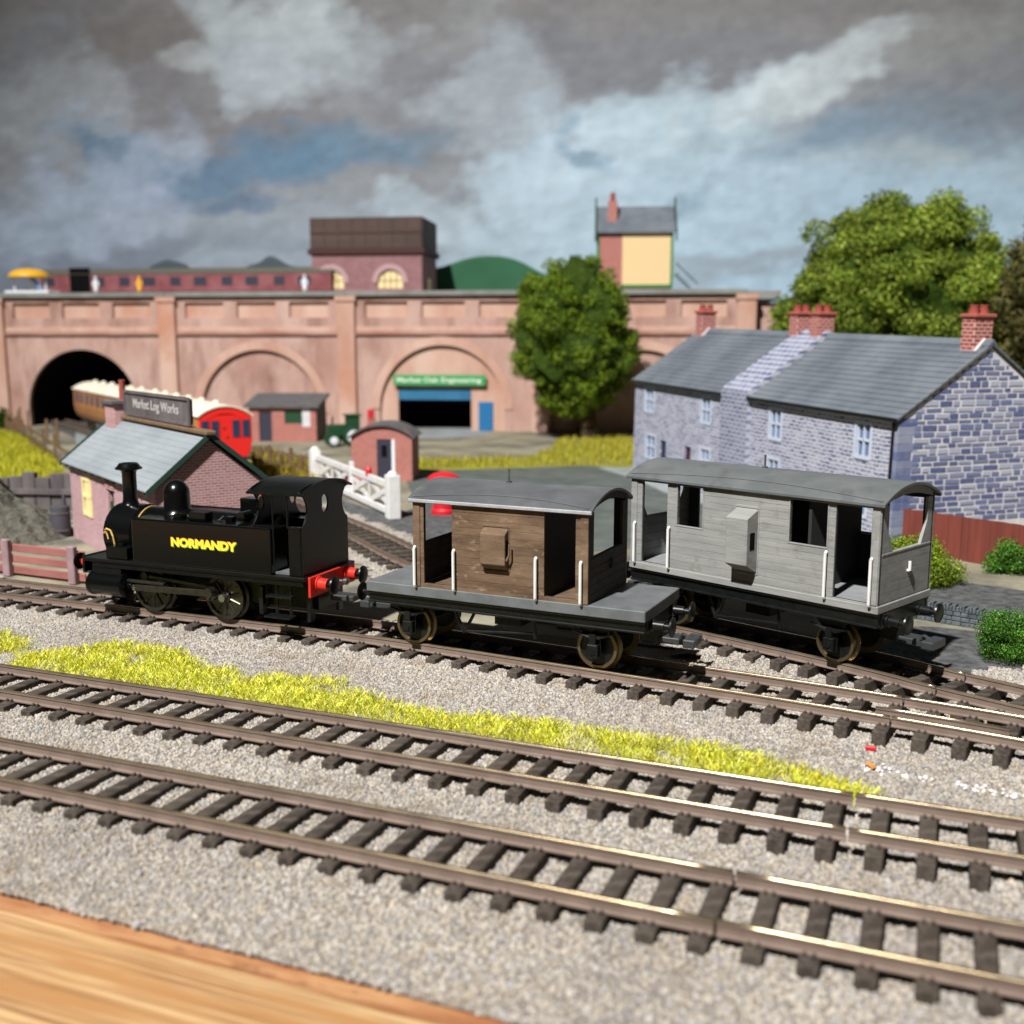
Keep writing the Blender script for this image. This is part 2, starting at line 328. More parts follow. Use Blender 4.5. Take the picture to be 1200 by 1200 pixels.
M('rail_pink', srgb(160, 106, 98), .85, col2=srgb(138, 86, 82), nscale=1.1, stretch=(.4, 2, 2))
M('post_mauve', srgb(158, 132, 136), .85, col2=srgb(136, 112, 118), nscale=1.5)
M('timber_dark', srgb(104, 98, 98), .9, col2=srgb(76, 70, 74), nscale=1.2, stretch=(1, 1, .3))
M('coal', srgb(106, 104, 94), .9, col2=srgb(74, 74, 68), nscale=3, bump=.1, bscale=5, spec=.3)
M('bin_dark', srgb(70, 70, 78), .7)
M('stone_wall', srgb(98, 106, 112), .9, col2=srgb(62, 68, 74), nscale=2.5, bump=.04, bscale=4)
M('bark', srgb(74, 56, 42), .9, col2=srgb(54, 40, 32), nscale=1.5, bump=.05)
M('tank_red', srgb(196, 30, 44), .45)
M('yellow_roof', srgb(232, 176, 40), .5)
M('hill_green', srgb(52, 104, 74), .95, col2=srgb(44, 90, 64), nscale=.12)
M('hill_slate', srgb(78, 90, 98), .95, col2=srgb(70, 82, 90), nscale=.12)
M('wall_beige', srgb(206, 196, 180), .9)
M('coupling', (.035, .04, .043), .42, spec=.5)
M('leaf_rust', srgb(190, 120, 50), .7)
Mtint('leaf_tint', .6, .25, .25)
Mtint('grass_tint', .7, .12, .38)

# ---------------------------------------------------------------- painted sky board and the wall behind it
def vnoise(x, y, seed):
    g = np.random.default_rng(seed); t = g.random((256, 256)); xi = np.floor(x).astype(int); yi = np.floor(y).astype(int); fx = x - xi; fy = y - yi
    fx = fx*fx*(3 - 2*fx); fy = fy*fy*(3 - 2*fy); A = lambda i, j: t[(xi + i) % 256, (yi + j) % 256]
    return (A(0, 0)*(1 - fx) + A(1, 0)*fx)*(1 - fy) + (A(0, 1)*(1 - fx) + A(1, 1)*fx)*fy
def fbm(x, y, seed, o=6):
    s = 0; a = .5; n = 0
    for k in range(o): s = s + a*vnoise(x*2**k + 17*k, y*2**k + 5*k, seed + k); n += a; a *= .56
    return s/n
def sky_board():
    YB = 152.; nx, nz = 420, 260
    x = np.linspace(-150, 150, nx); z = np.linspace(-6, 78, nz); X, Z = np.meshgrid(x, z)
    top = np.interp(x, [-150, -73, -57, -20, 150], [56, 59.3, 61.2, 70, 78]); Z = np.minimum(Z, top[None, :])
    Y = YB - X*.12
    d = Y*math.cos(PIT) + (H - Z)*math.sin(PIT); v = Y*math.sin(PIT) + (Z - H)*math.cos(PIT); U = 600 + F_*X/d; W = 600 - F_*v/d   # paint layout
    wx = U + 90*(fbm(U/150, W/110, 1) - .5)*2; wy = W + 60*(fbm(U/150 + 40, W/110, 9) - .5)*2
    C = np.zeros(U.shape + (3,))
    def c(r, g, b): return np.array(srgb(r, g, b))
    C[:] = c(142, 143, 146)
    def lay(col, m): C[:] = C*(1 - m[..., None]) + c(*col)*m[..., None]
    def blob(px, py, rx, ry, ang=0, soft=.5, rough=.5, seed=3, sc=60.):
        a = R(ang); dx = wx - px; dy = wy - py; ex = (dx*math.cos(a) + dy*math.sin(a))/rx; ey = (-dx*math.sin(a) + dy*math.cos(a))/ry
        q = np.sqrt(ex*ex + ey*ey) + rough*(fbm(U/sc, W/sc*1.3, seed) - .5)*2
        return np.clip((1 + soft/2 - q)/soft, 0, 1)
    def sm(a, b, t): t = np.clip((t - a)/(b - a), 0, 1); return t*t*(3 - 2*t)
    lay((126, 122, 120), sm(120, 0, W + 40*(fbm(U/200, W/60, 5) - .5))*.9)
    lay((154, 164, 174), sm(190, 300, W)*.8)
    lay((166, 188, 202), sm(420, 760, U)*sm(100, 230, W)*.85)
    lay((122, 122, 126), blob(700, 95, 240, 55, -4, .8, .5, 21)*.85)
    lay((118, 112, 108), blob(170, 60, 150, 45, 4, .7, .6, 22)*.8)
    lay((126, 122, 124), blob(280, 150, 190, 45, 6, .6, .5, 23)*.8)
    lay((128, 126, 126), blob(500, 205, 90, 60, 0, .8, .5, 24)*.6)
    lay((96, 124, 148), blob(230, 205, 150, 30, -8, .6, .45, 25)*.8)
    lay((88, 118, 142), blob(120, 175, 60, 22, 14, .6, .5, 26)*.8)
    lay((100, 130, 152), blob(400, 180, 90, 26, -10, .8, .5, 27)*.7)
    lay((92, 116, 140), blob(285, 240, 70, 12, -4, .6, .5, 28)*.7)
    # light clouds, broken edges
    for px, py, rx, ry, an, s, k, col in ((320, 60, 100, 70, 0, 31, .85, (184, 190, 192)), (300, 105, 70, 38, 10, 32, .7, (172, 178, 184)), (420, 70, 60, 60, 10, 33, .6, (168, 174, 178)),
            (60, 125, 60, 50, -10, 34, .65, (160, 164, 168)), (30, 60, 34, 50, 0, 35, .4, (134, 138, 146)), (90, 235, 120, 60, -30, 36, .75, (164, 174, 190)), (60, 280, 90, 40, -20, 37, .7, (156, 166, 180)), (170, 260, 50, 50, -40, 38, .6, (164, 172, 188)),
            (195, 85, 30, 14, -12, 39, .7, (170, 172, 172)), (580, 130, 70, 60, -30, 40, .55, (170, 178, 184)), (600, 190, 90, 40, -10, 41, .7, (176, 190, 200)), (560, 30, 60, 40, 0, 42, .4, (150, 152, 152)),
            (680, 205, 120, 60, -20, 43, .65, (176, 192, 202)), (770, 150, 110, 34, -24, 44, .7, (186, 202, 210)), (840, 165, 90, 45, -20, 45, .6, (172, 190, 198)), (880, 115, 80, 26, -34, 46, .75, (190, 200, 204)), (975, 88, 70, 34, -26, 47, .75, (196, 204, 206)), (1000, 60, 60, 28, -30, 48, .5, (176, 180, 182)),
            (850, 240, 160, 50, -8, 49, .6, (172, 190, 200)), (500, 240, 70, 22, -6, 50, .6, (176, 190, 198)), (1130, 60, 110, 40, -14, 51, .5, (142, 142, 138)), (1090, 195, 90, 16, -4, 52, .5, (158, 166, 166)), (640, 275, 160, 40, 0, 53, .6, (170, 186, 194)), (940, 285, 160, 30, 0, 54, .5, (160, 178, 188))):
        lay(col, blob(px, py, rx, ry, an, .55, .8, s, 46.)*k)
    lay((110, 136, 156), blob(1060, 165, 130, 26, -8, .8, .5, 61)*.6)
    lay((120, 122, 126), blob(1140, 120, 120, 40, -14, .8, .6, 62)*.55)
    lay((120, 144, 162), blob(700, 175, 40, 12, 20, .7, .6, 63)*.7); lay((124, 146, 160), blob(815, 245, 40, 14, -20, .7, .6, 64)*.6); lay((118, 142, 158), blob(735, 255, 30, 10, -30, .7, .6, 65)*.6)
    lay((118, 124, 134), blob(130, 305, 150, 22, -8, .6, .5, 66)*.8); lay((132, 140, 148), blob(300, 300, 90, 12, 0, .7, .5, 67)*.5)
    lay((140, 146, 152), blob(860, 320, 200, 16, 0, .7, .4, 68)*.6)
    # brush marks
    n = fbm(U/22 + W/60, W/11, 71, 4); C *= (1 + .34*(n - .5))[..., None]
    n = fbm(U/9, W/14, 81, 3); C *= (1 + .2*(n - .5))[..., None]
    C *= np.array([.93, .99, 1.06])
    me = bpy.data.meshes.new('sky'); V = np.stack([X, Y, Z], -1).reshape(-1, 3)
    idx = np.arange(nx*nz).reshape(nz, nx); Fq = np.stack([idx[:-1, :-1], idx[:-1, 1:], idx[1:, 1:], idx[1:, :-1]], -1).reshape(-1, 4)
    me.vertices.add(len(V)); me.vertices.foreach_set('co', V.astype(np.float32).ravel()); me.loops.add(Fq.size); me.loops.foreach_set('vertex_index', Fq.astype(np.int32).ravel())
    me.polygons.add(len(Fq)); me.polygons.foreach_set('loop_start', np.arange(0, Fq.size, 4, dtype=np.int32)); me.update(calc_edges=True)
    a = me.attributes.new('tint', 'FLOAT_COLOR', 'POINT'); a.data.foreach_set('color', np.concatenate([C.reshape(-1, 3), np.ones((len(V), 1))], 1).astype(np.float32).ravel())
    Mtint('sky_paint', .75, .15)
    o = link('sky', me, 'sky_paint'); s = o.modifiers.new('board', 'SOLIDIFY'); s.thickness = .6; s.offset = -1
    tag(o, 'painted backdrop board of grey and pale blue clouds', kind='structure')
sky_board()
tag(box('wall', 'wall_beige', None, -260, 260, 205, 207, -80, 180), 'plain beige room wall behind the painted board', kind='structure')
def hill(name, label, pts, y, t, mat):
    P = catmull([Vector((a, b, 0)) for a, b in pts], 6); o = MB().prism([(p.x, p.y) for p in P], 'xz', y, y + t).build(name, mat, None, .3)
    tag(o, label, kind='structure')
hill('hill', 'rounded dark green hill behind the viaduct', [(-14, 10), (-13, 18.2), (-9.4, 19.6), (-5, 20.9), (-.5, 20.8), (3.2, 19.2), (6, 17), (6.5, 10)], 149, .9, 'hill_green')
hill('hill', 'slate grey peak above the maroon carriage', [(-54, 12), (-52.4, 18.9), (-50.5, 20.6), (-48.4, 20.9), (-45.5, 19.2), (-44.5, 12)], 155.5, .6, 'hill_slate')
hill('hill', 'slate grey peak beside the brick water tower', [(-40, 12), (-38.3, 19), (-35.6, 20.6), (-34, 21.4), (-31.6, 20.2), (-28.6, 18.8), (-27.6, 12)], 154, .6, 'hill_slate')

# ---------------------------------------------------------------- ground
edge = [(x, 13.62 + .16*mnoise.noise(Vector((x*.9, 3, 0))) + .05*mnoise.noise(Vector((x*5, 9, 0)))) for x in np.arange(-60, 40, .25)]
me = bpy.data.meshes.new('ground'); ne = len(edge)
gv = [T(x, y, -.66 if x < -14 else -.84) for x, y in edge] + [T(x, 32.4, -.66 if x < -14 else -.84) for x, y in edge] + [T(x, 33.6, -.5) for x, y in edge] + [Vector((150, 149, -.5)), Vector((-150, 149, -.5))]
gf = [(r*ne + i, r*ne + i + 1, (r + 1)*ne + i + 1, (r + 1)*ne + i) for r in (0, 1) for i in range(ne - 1)] + [tuple(range(2*ne, 3*ne)) + (3*ne, 3*ne + 1)]
me.from_pydata([tuple(v) for v in gv], [], gf)
tag(link('ground', me, 'earth'), 'grey and olive earth of the model landscape', kind='structure')
bb = MB().box(-70, 45, 2, 13.2, -2.4, -.60).build('baseboard', 'wood_grain', None, .03); bb.rotation_euler = (0, 0, TH)
tag(bb, 'varnished wooden edging along the front of the layout', 'board')
be = MB().box(-70, 45, 13.21, 13.85, -2.4, -.585).build('layout_frame', 'wood_edge'); be.rotation_euler = (0, 0, TH); tag(be, 'rough orange edge of the layout base under the ballast', kind='structure')
def patch(name, mat, pts, z, label, kind='structure'):
    P = catmull([gr(a, b, z) for a, b in pts] + [gr(*pts[0], z)], 5)[:-1]
    me = bpy.data.meshes.new(name); me.from_pydata([tuple(p) for p in P], [], [tuple(range(len(P)))]); return tag(link(name, me, mat), label, kind=kind)
patch('road', 'asphalt', [(470, 551), (560, 549), (680, 545), (742, 543), (800, 560), (860, 600), (760, 640), (600, 640), (500, 600)], -.494, 'dark grey road passing in front of the cottages')
patch('pavement', 'paving', [(700, 548), (745, 546), (790, 556), (850, 590), (800, 585), (745, 562)], -.488, 'pale grey pavement beside the cottages')
patch('forecourt', 'paving', [(468, 503), (556, 501), (562, 511), (470, 514)], -.492, 'pale concrete apron before the arch workshop')
patch('ash_path', 'ash', [(395, 585), (470, 600), (545, 570), (560, 640), (500, 640), (420, 612)], -.488, 'blue grey ash path by the crossing gate')
patch('ash_ground', 'ash', [(1040, 684), (1120, 682), (1230, 700), (1240, 735), (1130, 722), (1040, 712)], -.49, 'dark ash strip behind the low stone wall')
patch('van_shadow_patch', 'ash', [(985, 765), (1030, 738), (1100, 735), (1200, 752), (1260, 790), (1180, 800), (1090, 800)], -.491, 'black painted shadow of the grey van beside the siding')  # dark patch paints the grey van's shadow on the ground
patch('tunnel_track_bed', 'ash', [(60, 500), (120, 480), (170, 500), (210, 540), (150, 540)], -.492, 'pale ash bed leading into the tunnel')
patch('yard', 'paving', [(90, 500), (130, 492), (150, 520), (120, 540), (90, 520)], -.486, 'pale sandy yard before the tunnel mouth')

# ---------------------------------------------------------------- tracks
def sleeper_mesh(L):
    b = MB(); b.box(-.175, .175, -L/2, L/2, -.74, -.26); me_o = b.build('sleeper', 'sleeper_brown', None, .03)
    for s in (-1, 1):                  # rail chairs
        for side in (-1, 1):
            for k in (-1, 1):
                b.box(k*.075 - .035, k*.075 + .035, s*.885 + side*.14 - .055, s*.885 + side*.14 + .055, -.28, -.18)
    me2 = bpy.data.meshes.new('sleeper'); me2.from_pydata(b.v, [], b.f); me2.materials.append(MATS['sleeper_brown']); old = me_o.data; me_o.data = me2; bpy.data.meshes.remove(old)
    return me_o
SL = {}
def sleeper(parent, p, ang, L=3.0):
    if L not in SL: SL[L] = sleeper_mesh(L); o = SL[L]
    else: o = SL[L].copy(); COL.objects.link(o)
    o.parent = parent; o.location = (p.x, p.y, p.z + random.uniform(-.012, .004)); o.rotation_euler = (0, 0, ang + random.uniform(-.012, .012)); return o
def rail(parent, pts, gaps=True):
    prof = [(-.09, -.27), (-.09, -.24), (-.024, -.22), (-.024, -.09), (-.05, -.065), (-.05, -.03), (-.045, -.014), (-.033, -.004), (-.015, 0), (.015, 0), (.033, -.004), (.045, -.014), (.05, -.03), (.05, -.065), (.024, -.09), (.024, -.22), (.09, -.24), (.09, -.27)]
    V = []; Fs = []; n = len(prof)
    for i, p in enumerate(pts):
        t = (pts[min(i + 1, len(pts) - 1)] - pts[max(i - 1, 0)]).normalized(); nn = Vector((-t.y, t.x, 0))
        V += [tuple(p + nn*a + Vector((0, 0, b))) for a, b in prof]
    for i in range(len(pts) - 1): Fs += [(i*n + k, i*n + (k + 1) % n, (i + 1)*n + (k + 1) % n, (i + 1)*n + k) for k in range(n)]
    Fs += [tuple(range(n)), tuple(range((len(pts) - 1)*n, len(pts)*n))[::-1]]
    me = bpy.data.meshes.new('rail'); me.from_pydata(V, [], Fs)
    me.materials.append(MATS['rail_steel']); me.materials.append(MATS['rail_head'])
    bm = bmesh.new(); bm.from_mesh(me); bmesh.ops.recalc_face_normals(bm, faces=bm.faces)
    for f in bm.faces:
        if all(v.co.z > -.035 for v in f.verts): f.material_index = 1
        f.smooth = f.material_index == 1
    bm.to_mesh(me); bm.free()
    o = bpy.data.objects.new('rail', me); COL.objects.link(o); o.parent = parent; return o
G = .825 + .06
def cut(pts, at, gap=.05):       # rail joints
    out = []; cur = []; 
    for p in pts:
        cur.append(p)
    return [cur]
def track(label, near, phase, step=.965, joints=(), far_from=None, near_to=None, sl=None, per=12):
    t = empty('railway_track', (0, 0, 0), 0, label, 'railway track', 'tracks of the layout')
    pts = catmull([T(*p) for p in near], per); ctr = offset(pts, G)
    for d in (0, 2*G):
        segs = [offset(pts, d)]
        for j in joints:
            new = []
            for s in segs:
                k = min(range(len(s)), key=lambda i: (s[i] - T(*j)).length)
                if 2 < k < len(s) - 3:
                    u = (s[k + 1] - s[k]).normalized(); new += [s[:k + 1], [s[k] + u*.055] + s[k + 1:]]
                else: new.append(s)
            segs = new
        for s in segs: rail(t, s)
    for p, dr in resample(ctr, step, phase):
        u, v = proj(p.x, p.y, p.z)
        if -260 < u < 1560 and v < 1450 and p.y > 4: sleeper(t, p, math.atan2(dr.y, dr.x), (sl(p) if sl else 3.0))
    return t, ctr
YA, YB_ = 16.62, 21.02
trA, cA = track('nearest railway track with chunky dark sleepers, beside the wooden edge', [(-45, YA + .1), (-30, YA + .05), (-15, YA), (0, YA - .06), (14, YA - .1)], .62, step=.885, joints=[(-2.6, YA)], sl=lambda p: 2.6, per=20)
trB, cB = track('second railway track from the wooden edge, alongside the yellow grass strip', [(-50, YB_ + .22), (-35, YB_ + .2), (-18, YB_ + .12), (-5, YB_ - .05), (0, YB_ - .1), (14, YB_ - .15)], .40, step=.94, joints=[(-1.3, YB_ - .1)], sl=lambda p: 2.8, per=20)
trC, cC = track('railway track that carries the black engine and the brown brake van', [(-62, 30.2), (-45, 30.1), (-33, 29.95), (-26, 29.9), (-20, 29.85), (-16, 29.68), (-11.6, 29.25), (-7.4, 28.8), (-3.7, 28.4), (-.4, 27.95), (2.5, 27.45), (8, 26.3)], .3, joints=[(-.7, 28)], sl=lambda p: 3.0, per=14)
dn = [(-108, 105.5), (-92.5, 95.8), (-66.8, 77.2), (-46.2, 60.7), (-34.3, 51.8), (-26.9, 45.9), (-21.2, 40.9), (-15.2, 37.55), (-9.5, 35.35), (-2.33, 32.44), (.7, 30.9), (4.5, 29.2)]
trD, cD = track('siding under the grey brake van, curving back past the white gate towards the tunnel', dn, .2, joints=[(.55, 30.95)], per=14)
# check rail and point blade inside the turnout
cr = rail(trD, [T(-1.0, 28.62), T(-.4, 28.56), T(.6, 28.42), T(2.2, 28.15)]); cr.name = 'check_rail'

# ---------------------------------------------------------------- ballast
def ballast():
    Vd = {}; V = []; Fs = []
    cdl = [(p.x, p.y) for p in cD if p.y < 64]
    st = .5
    def vert(i, j):
        if (i, j) not in Vd:
            X = i*st; Y = 13.5 + j*st; p = T(X, Y); h = bed(p) + .01 + .045*mnoise.noise(Vector((X*.7, Y*.7, 0)))
            if Y < 14.2: h -= .05*(14.2 - Y)/.7
            Vd[i, j] = len(V); V.append((p.x, p.y, h))
        return Vd[i, j]
    for i in range(-124, 36):
        for j in range(0, 90):
            X = (i + .5)*st; Y = 13.5 + (j + .5)*st; p = T(X, Y); u, v = proj(p.x, p.y, -.45)
            if not (-220 < u < 1480 and v < 1330): continue
            if Y < 33.0 + max(0, X + 1)*.7 - .02*(X + 30) + .5*mnoise.noise(Vector((X*.5, Y*.5, 5))): ok = True
            else:
                ok = min((p.x - a)**2 + (p.y - b)**2 for a, b in cdl) < (2.35 + .5*mnoise.noise(Vector((X*.5, Y*.5, 2))))**2
            if ok: Fs.append((vert(i, j), vert(i + 1, j), vert(i + 1, j + 1), vert(i, j + 1)))
    me = bpy.data.meshes.new('ballast'); me.from_pydata(V, [], Fs)
    o = link('ballast', me, 'ballast_bed'); tag(o, 'loose pale grey and tan stone ballast around the tracks', 'ballast', kind='stuff')
    ng = bpy.data.node_groups.new('stones', 'GeometryNodeTree'); ng.interface.new_socket('Geometry', in_out='INPUT', socket_type='NodeSocketGeometry'); ng.interface.new_socket('Geometry', in_out='OUTPUT', socket_type='NodeSocketGeometry')
    N = ng.nodes; Lk = ng.links; gi = N.new('NodeGroupInput'); go = N.new('NodeGroupOutput'); J = N.new('GeometryNodeJoinGeometry')
    Lk.new(gi.outputs[0], J.inputs[0])
    for k, (den, smin, smax, sc) in enumerate(((3.2, .7, 1.5, (.075, .06, .052)), (150, .5, 1.25, (.054, .043, .038)), (110, .45, 1.15, (.044, .05, .033)))):
        dp = N.new('GeometryNodeDistributePointsOnFaces'); dp.inputs['Density'].default_value = den; dp.inputs['Seed'].default_value = k + 3; Lk.new(gi.outputs[0], dp.inputs['Mesh'])
        ic = N.new('GeometryNodeMeshIcoSphere'); ic.inputs['Radius'].default_value = 1; ic.inputs['Subdivisions'].default_value = 1
        tf = N.new('GeometryNodeTransform'); tf.inputs['Scale'].default_value = sc; Lk.new(ic.outputs[0], tf.inputs[0])
        sm = N.new('GeometryNodeSetMaterial'); sm.inputs['Material'].default_value = MATS['ballast_stone']; Lk.new(tf.outputs[0], sm.inputs[0])
        rr = N.new('FunctionNodeRandomValue'); rr.data_type = 'FLOAT_VECTOR'; rr.inputs[0].default_value = (0, 0, 0); rr.inputs[1].default_value = (6.28, 6.28, 6.28)
        rs = N.new('FunctionNodeRandomValue'); rs.data_type = 'FLOAT'; rs.inputs[2].default_value = smin; rs.inputs[3].default_value = smax
        ip = N.new('GeometryNodeInstanceOnPoints'); Lk.new(dp.outputs['Points'], ip.inputs['Points']); Lk.new(sm.outputs[0], ip.inputs['Instance']); Lk.new(rr.outputs[0], ip.inputs['Rotation']); Lk.new(rs.outputs[1], ip.inputs['Scale'])
        Lk.new(ip.outputs[0], J.inputs[0])
    Lk.new(J.outputs[0], go.inputs[0])
    m = o.modifiers.new('stones', 'NODES'); m.node_group = ng
ballast()

# ---------------------------------------------------------------- grass
def grass(name, label, polys, n, hgt, wid, cols, z=-.45, seed=1, lean=.35, near=False):
    g = np.random.default_rng(seed); P = []
    for poly, share in polys:
        Q = [gr(a, b, z) for a, b in poly]; xs = [q.x for q in Q]; ys = [q.y for q in Q]; k = int(n*share); cnt = 0
        while cnt < k:
            x = g.uniform(min(xs), max(xs)); y = g.uniform(min(ys), max(ys)); ins = False
            for i in range(len(Q)):
                a, b = Q[i], Q[i - 1]
                if (a.y > y) != (b.y > y) and x < (b.x - a.x)*(y - a.y)/(b.y - a.y) + a.x: ins = not ins
            if not ins: continue
            if mnoise.noise(Vector((x*.9, y*.9, seed))) + .6*mnoise.noise(Vector((x*2.5, y*2.5, seed))) < -.26: 
                cnt += .3; continue
            P.append((x + g.normal()*.16, y + g.normal()*.16)); cnt += 1
    P = np.array(P); n = len(P); a = g.uniform(0, 6.283, n); h = hgt*(.45 + .75*g.random(n)); ln = lean*h*g.random(n)*1.6; b = a + g.normal(size=n)*1.2
    w = wid*(.6 + .8*g.random(n)); base = np.stack([P[:, 0], P[:, 1], np.array([bed(q) - .03 for q in P]) if near else np.full(n, z - .03)], 1)
    dx = np.stack([np.cos(a), np.sin(a), 0*a], 1)*w[:, None]; ld = np.stack([np.cos(b)*ln, np.sin(b)*ln, h], 1)
    V = np.stack([base - dx, base + dx, base + ld*np.array([.8, .8, 1]) + dx*.35, base + ld - dx*.1], 1).reshape(-1, 3)
    ci = g.integers(0, len(cols), n); C = np.array([srgb(*c) for c in cols])[ci]*(.8 + .4*g.random(n))[:, None]
    o = quadmesh(name, V, 'grass_tint', None, C); tag(o, label, 'grass', kind='stuff')
YG = ((236, 244, 92), (246, 246, 96), (224, 232, 90), (255, 254, 150), (252, 246, 80), (255, 246, 90), (232, 238, 84), (255, 255, 190), (214, 220, 74), (248, 234, 124), (206, 214, 90))
strip = [(12, 786), (30, 772), (100, 764), (140, 757), (205, 766), (235, 785), (300, 796), (400, 803), (445, 826), (530, 843), (640, 846), (720, 860), (850, 876), (960, 903), (1022, 926), (1010, 934), (900, 916), (760, 893), (700, 883), (640, 874), (610, 868), (500, 858), (300, 829), (150, 803)]
grass('grass', 'bright yellow green tufted grass strip between two tracks', [(strip, .93), ([(-40, 750), (10, 745), (32, 758), (22, 768), (-40, 772)], .07)], 38000, .27, .0105, YG, seed=4, near=True, lean=.6)
grass('bright_grass_fill', 'flat matted yellow blades added to brighten the foot of the grass strip', [(strip, 1.)], 9000, .08, .022, YG, seed=4, near=True, lean=1.8)  # bright flat blades added to lighten the dark gaps in the grass
OG = ((196, 190, 60), (176, 172, 66), (206, 196, 80), (160, 158, 64))
patch('grass_verge', 'turf', [(470, 540), (560, 537), (640, 530), (660, 512), (742, 512), (746, 545), (680, 546), (560, 550), (470, 551)], -.482, 'yellowish grass verge on the far side of the road')
grass('grass', 'short dull yellow grass left of the cottages beyond the road', [([(640, 530), (660, 514), (742, 514), (746, 544), (680, 545), (600, 546)], .7), ([(470, 541), (600, 538), (600, 547), (470, 550)], .3)], 3500, .5, .06, OG, z=-.48, seed=11)
patch('grass_bank', 'turf', [(-60, 500), (20, 506), (48, 520), (78, 556), (40, 566), (-60, 566)], -.482, 'yellow green grass bank at the fence')
grass('grass', 'yellow green grass beside the brown fence and dark timber wall', [([(-60, 502), (20, 508), (48, 522), (76, 556), (40, 564), (-60, 565)], 1.)], 6000, .6, .07, ((206, 204, 60), (190, 190, 50), (216, 208, 84), (170, 176, 52)), z=-.48, seed=12)
# ---------------------------------------------------------------- rolling stock
def lathe_open(o, ax, prof, n, name, mat, parent, smooth=35):
    b = MB(); b.lathe(o, ax, prof, n); b.f = b.f[:-2]; return b.build(name, mat, parent, 0, smooth)
def wheel(parent, x, r, side, disc, tyre, n=32, spokes=0):
    b = MB().lathe((x, 0, r), (0, side, 0), [(r*.86, .84), (r*.86, .955), (r*.30, .955), (r*.28, 1.02), (.02, 1.02)], n)
    wo = b.build('wheel', disc, parent, 0, 35)
    lathe_open((x, 0, r), (0, side, 0), [(r*.84, .76), (r + .085, .76), (r + .085, .80), (r + .005, .84), (r, 1.03), (r*.86, 1.035), (r*.84, .97), (r*.84, .76)], n, 'tyre', tyre, wo)
    if spokes:
        s = MB()
        for k in range(spokes):
            a = 2*math.pi*k/spokes + .3; c, q = math.cos(a), math.sin(a)
            s.cyl((x + c*r*.2, side*.965, r + q*r*.2), (x + c*r*.86, side*.965, r + q*r*.86), .045, .032, 6)
        s.build('spokes', disc, wo)
    return wo
def arc_roof(s0, s1, hw, ze, zc, th, n=20):
    rise = zc - ze; rad = (hw*hw + rise*rise)/(2*rise); zc0 = zc - rad; a = math.asin(hw/rad)
    top = [(rad*math.sin(-a + 2*a*i/n), zc0 + rad*math.cos(-a + 2*a*i/n)) for i in range(n + 1)]
    bot = [((rad - th)*math.sin(-a + 2*a*i/n), zc0 + (rad - th)*math.cos(-a + 2*a*i/n)) for i in range(n + 1)]
    b = MB(); V = [(s0, y, z) for y, z in top] + [(s0, y, z) for y, z in bot] + [(s1, y, z) for y, z in top] + [(s1, y, z) for y, z in bot]; m = n + 1; f = []
    for i in range(n): f += [(i, i + 1, 2*m + i + 1, 2*m + i), (m + i, 3*m + i, 3*m + i + 1, m + i + 1), (i, m + i, m + i + 1, i + 1), (2*m + i, 2*m + i + 1, 3*m + i + 1, 3*m + i)]
    f += [(0, 2*m, 3*m, m), (n, m + n, 3*m + n, 2*m + n)]
    b.add(V, f); zat = lambda y: zc0 + math.sqrt(max(rad*rad - y*y, 0)); return b, zat
def yz_plate(parent, name, mat, outer, holes, x, t):
    v, f = plate(outer, holes, t); b = MB(); b.add([(x + c, a, d) for a, d, c in v], f); return b.build(name, mat, parent)
def buffer(parent, x, y, z, dr, shank, head, r=.3, L=.55, rs=.19):
    bo = MB().lathe((x, y, z), (dr, 0, 0), [(rs*1.25, 0), (rs*1.25, .05), (rs, .07), (rs*.92, L*.62), (rs*.5, L*.62)], 18).build('buffer', shank, parent, 0, 30)
    MB().lathe((x, y, z), (dr, 0, 0), [(.09, L*.55), (.09, L*.9), (r*.7, L*.93), (r, L*.96), (r*.96, L + .02), (r*.6, L + .06), (.02, L + .075)], 22).build('buffer_head', head, bo, 0, 40)

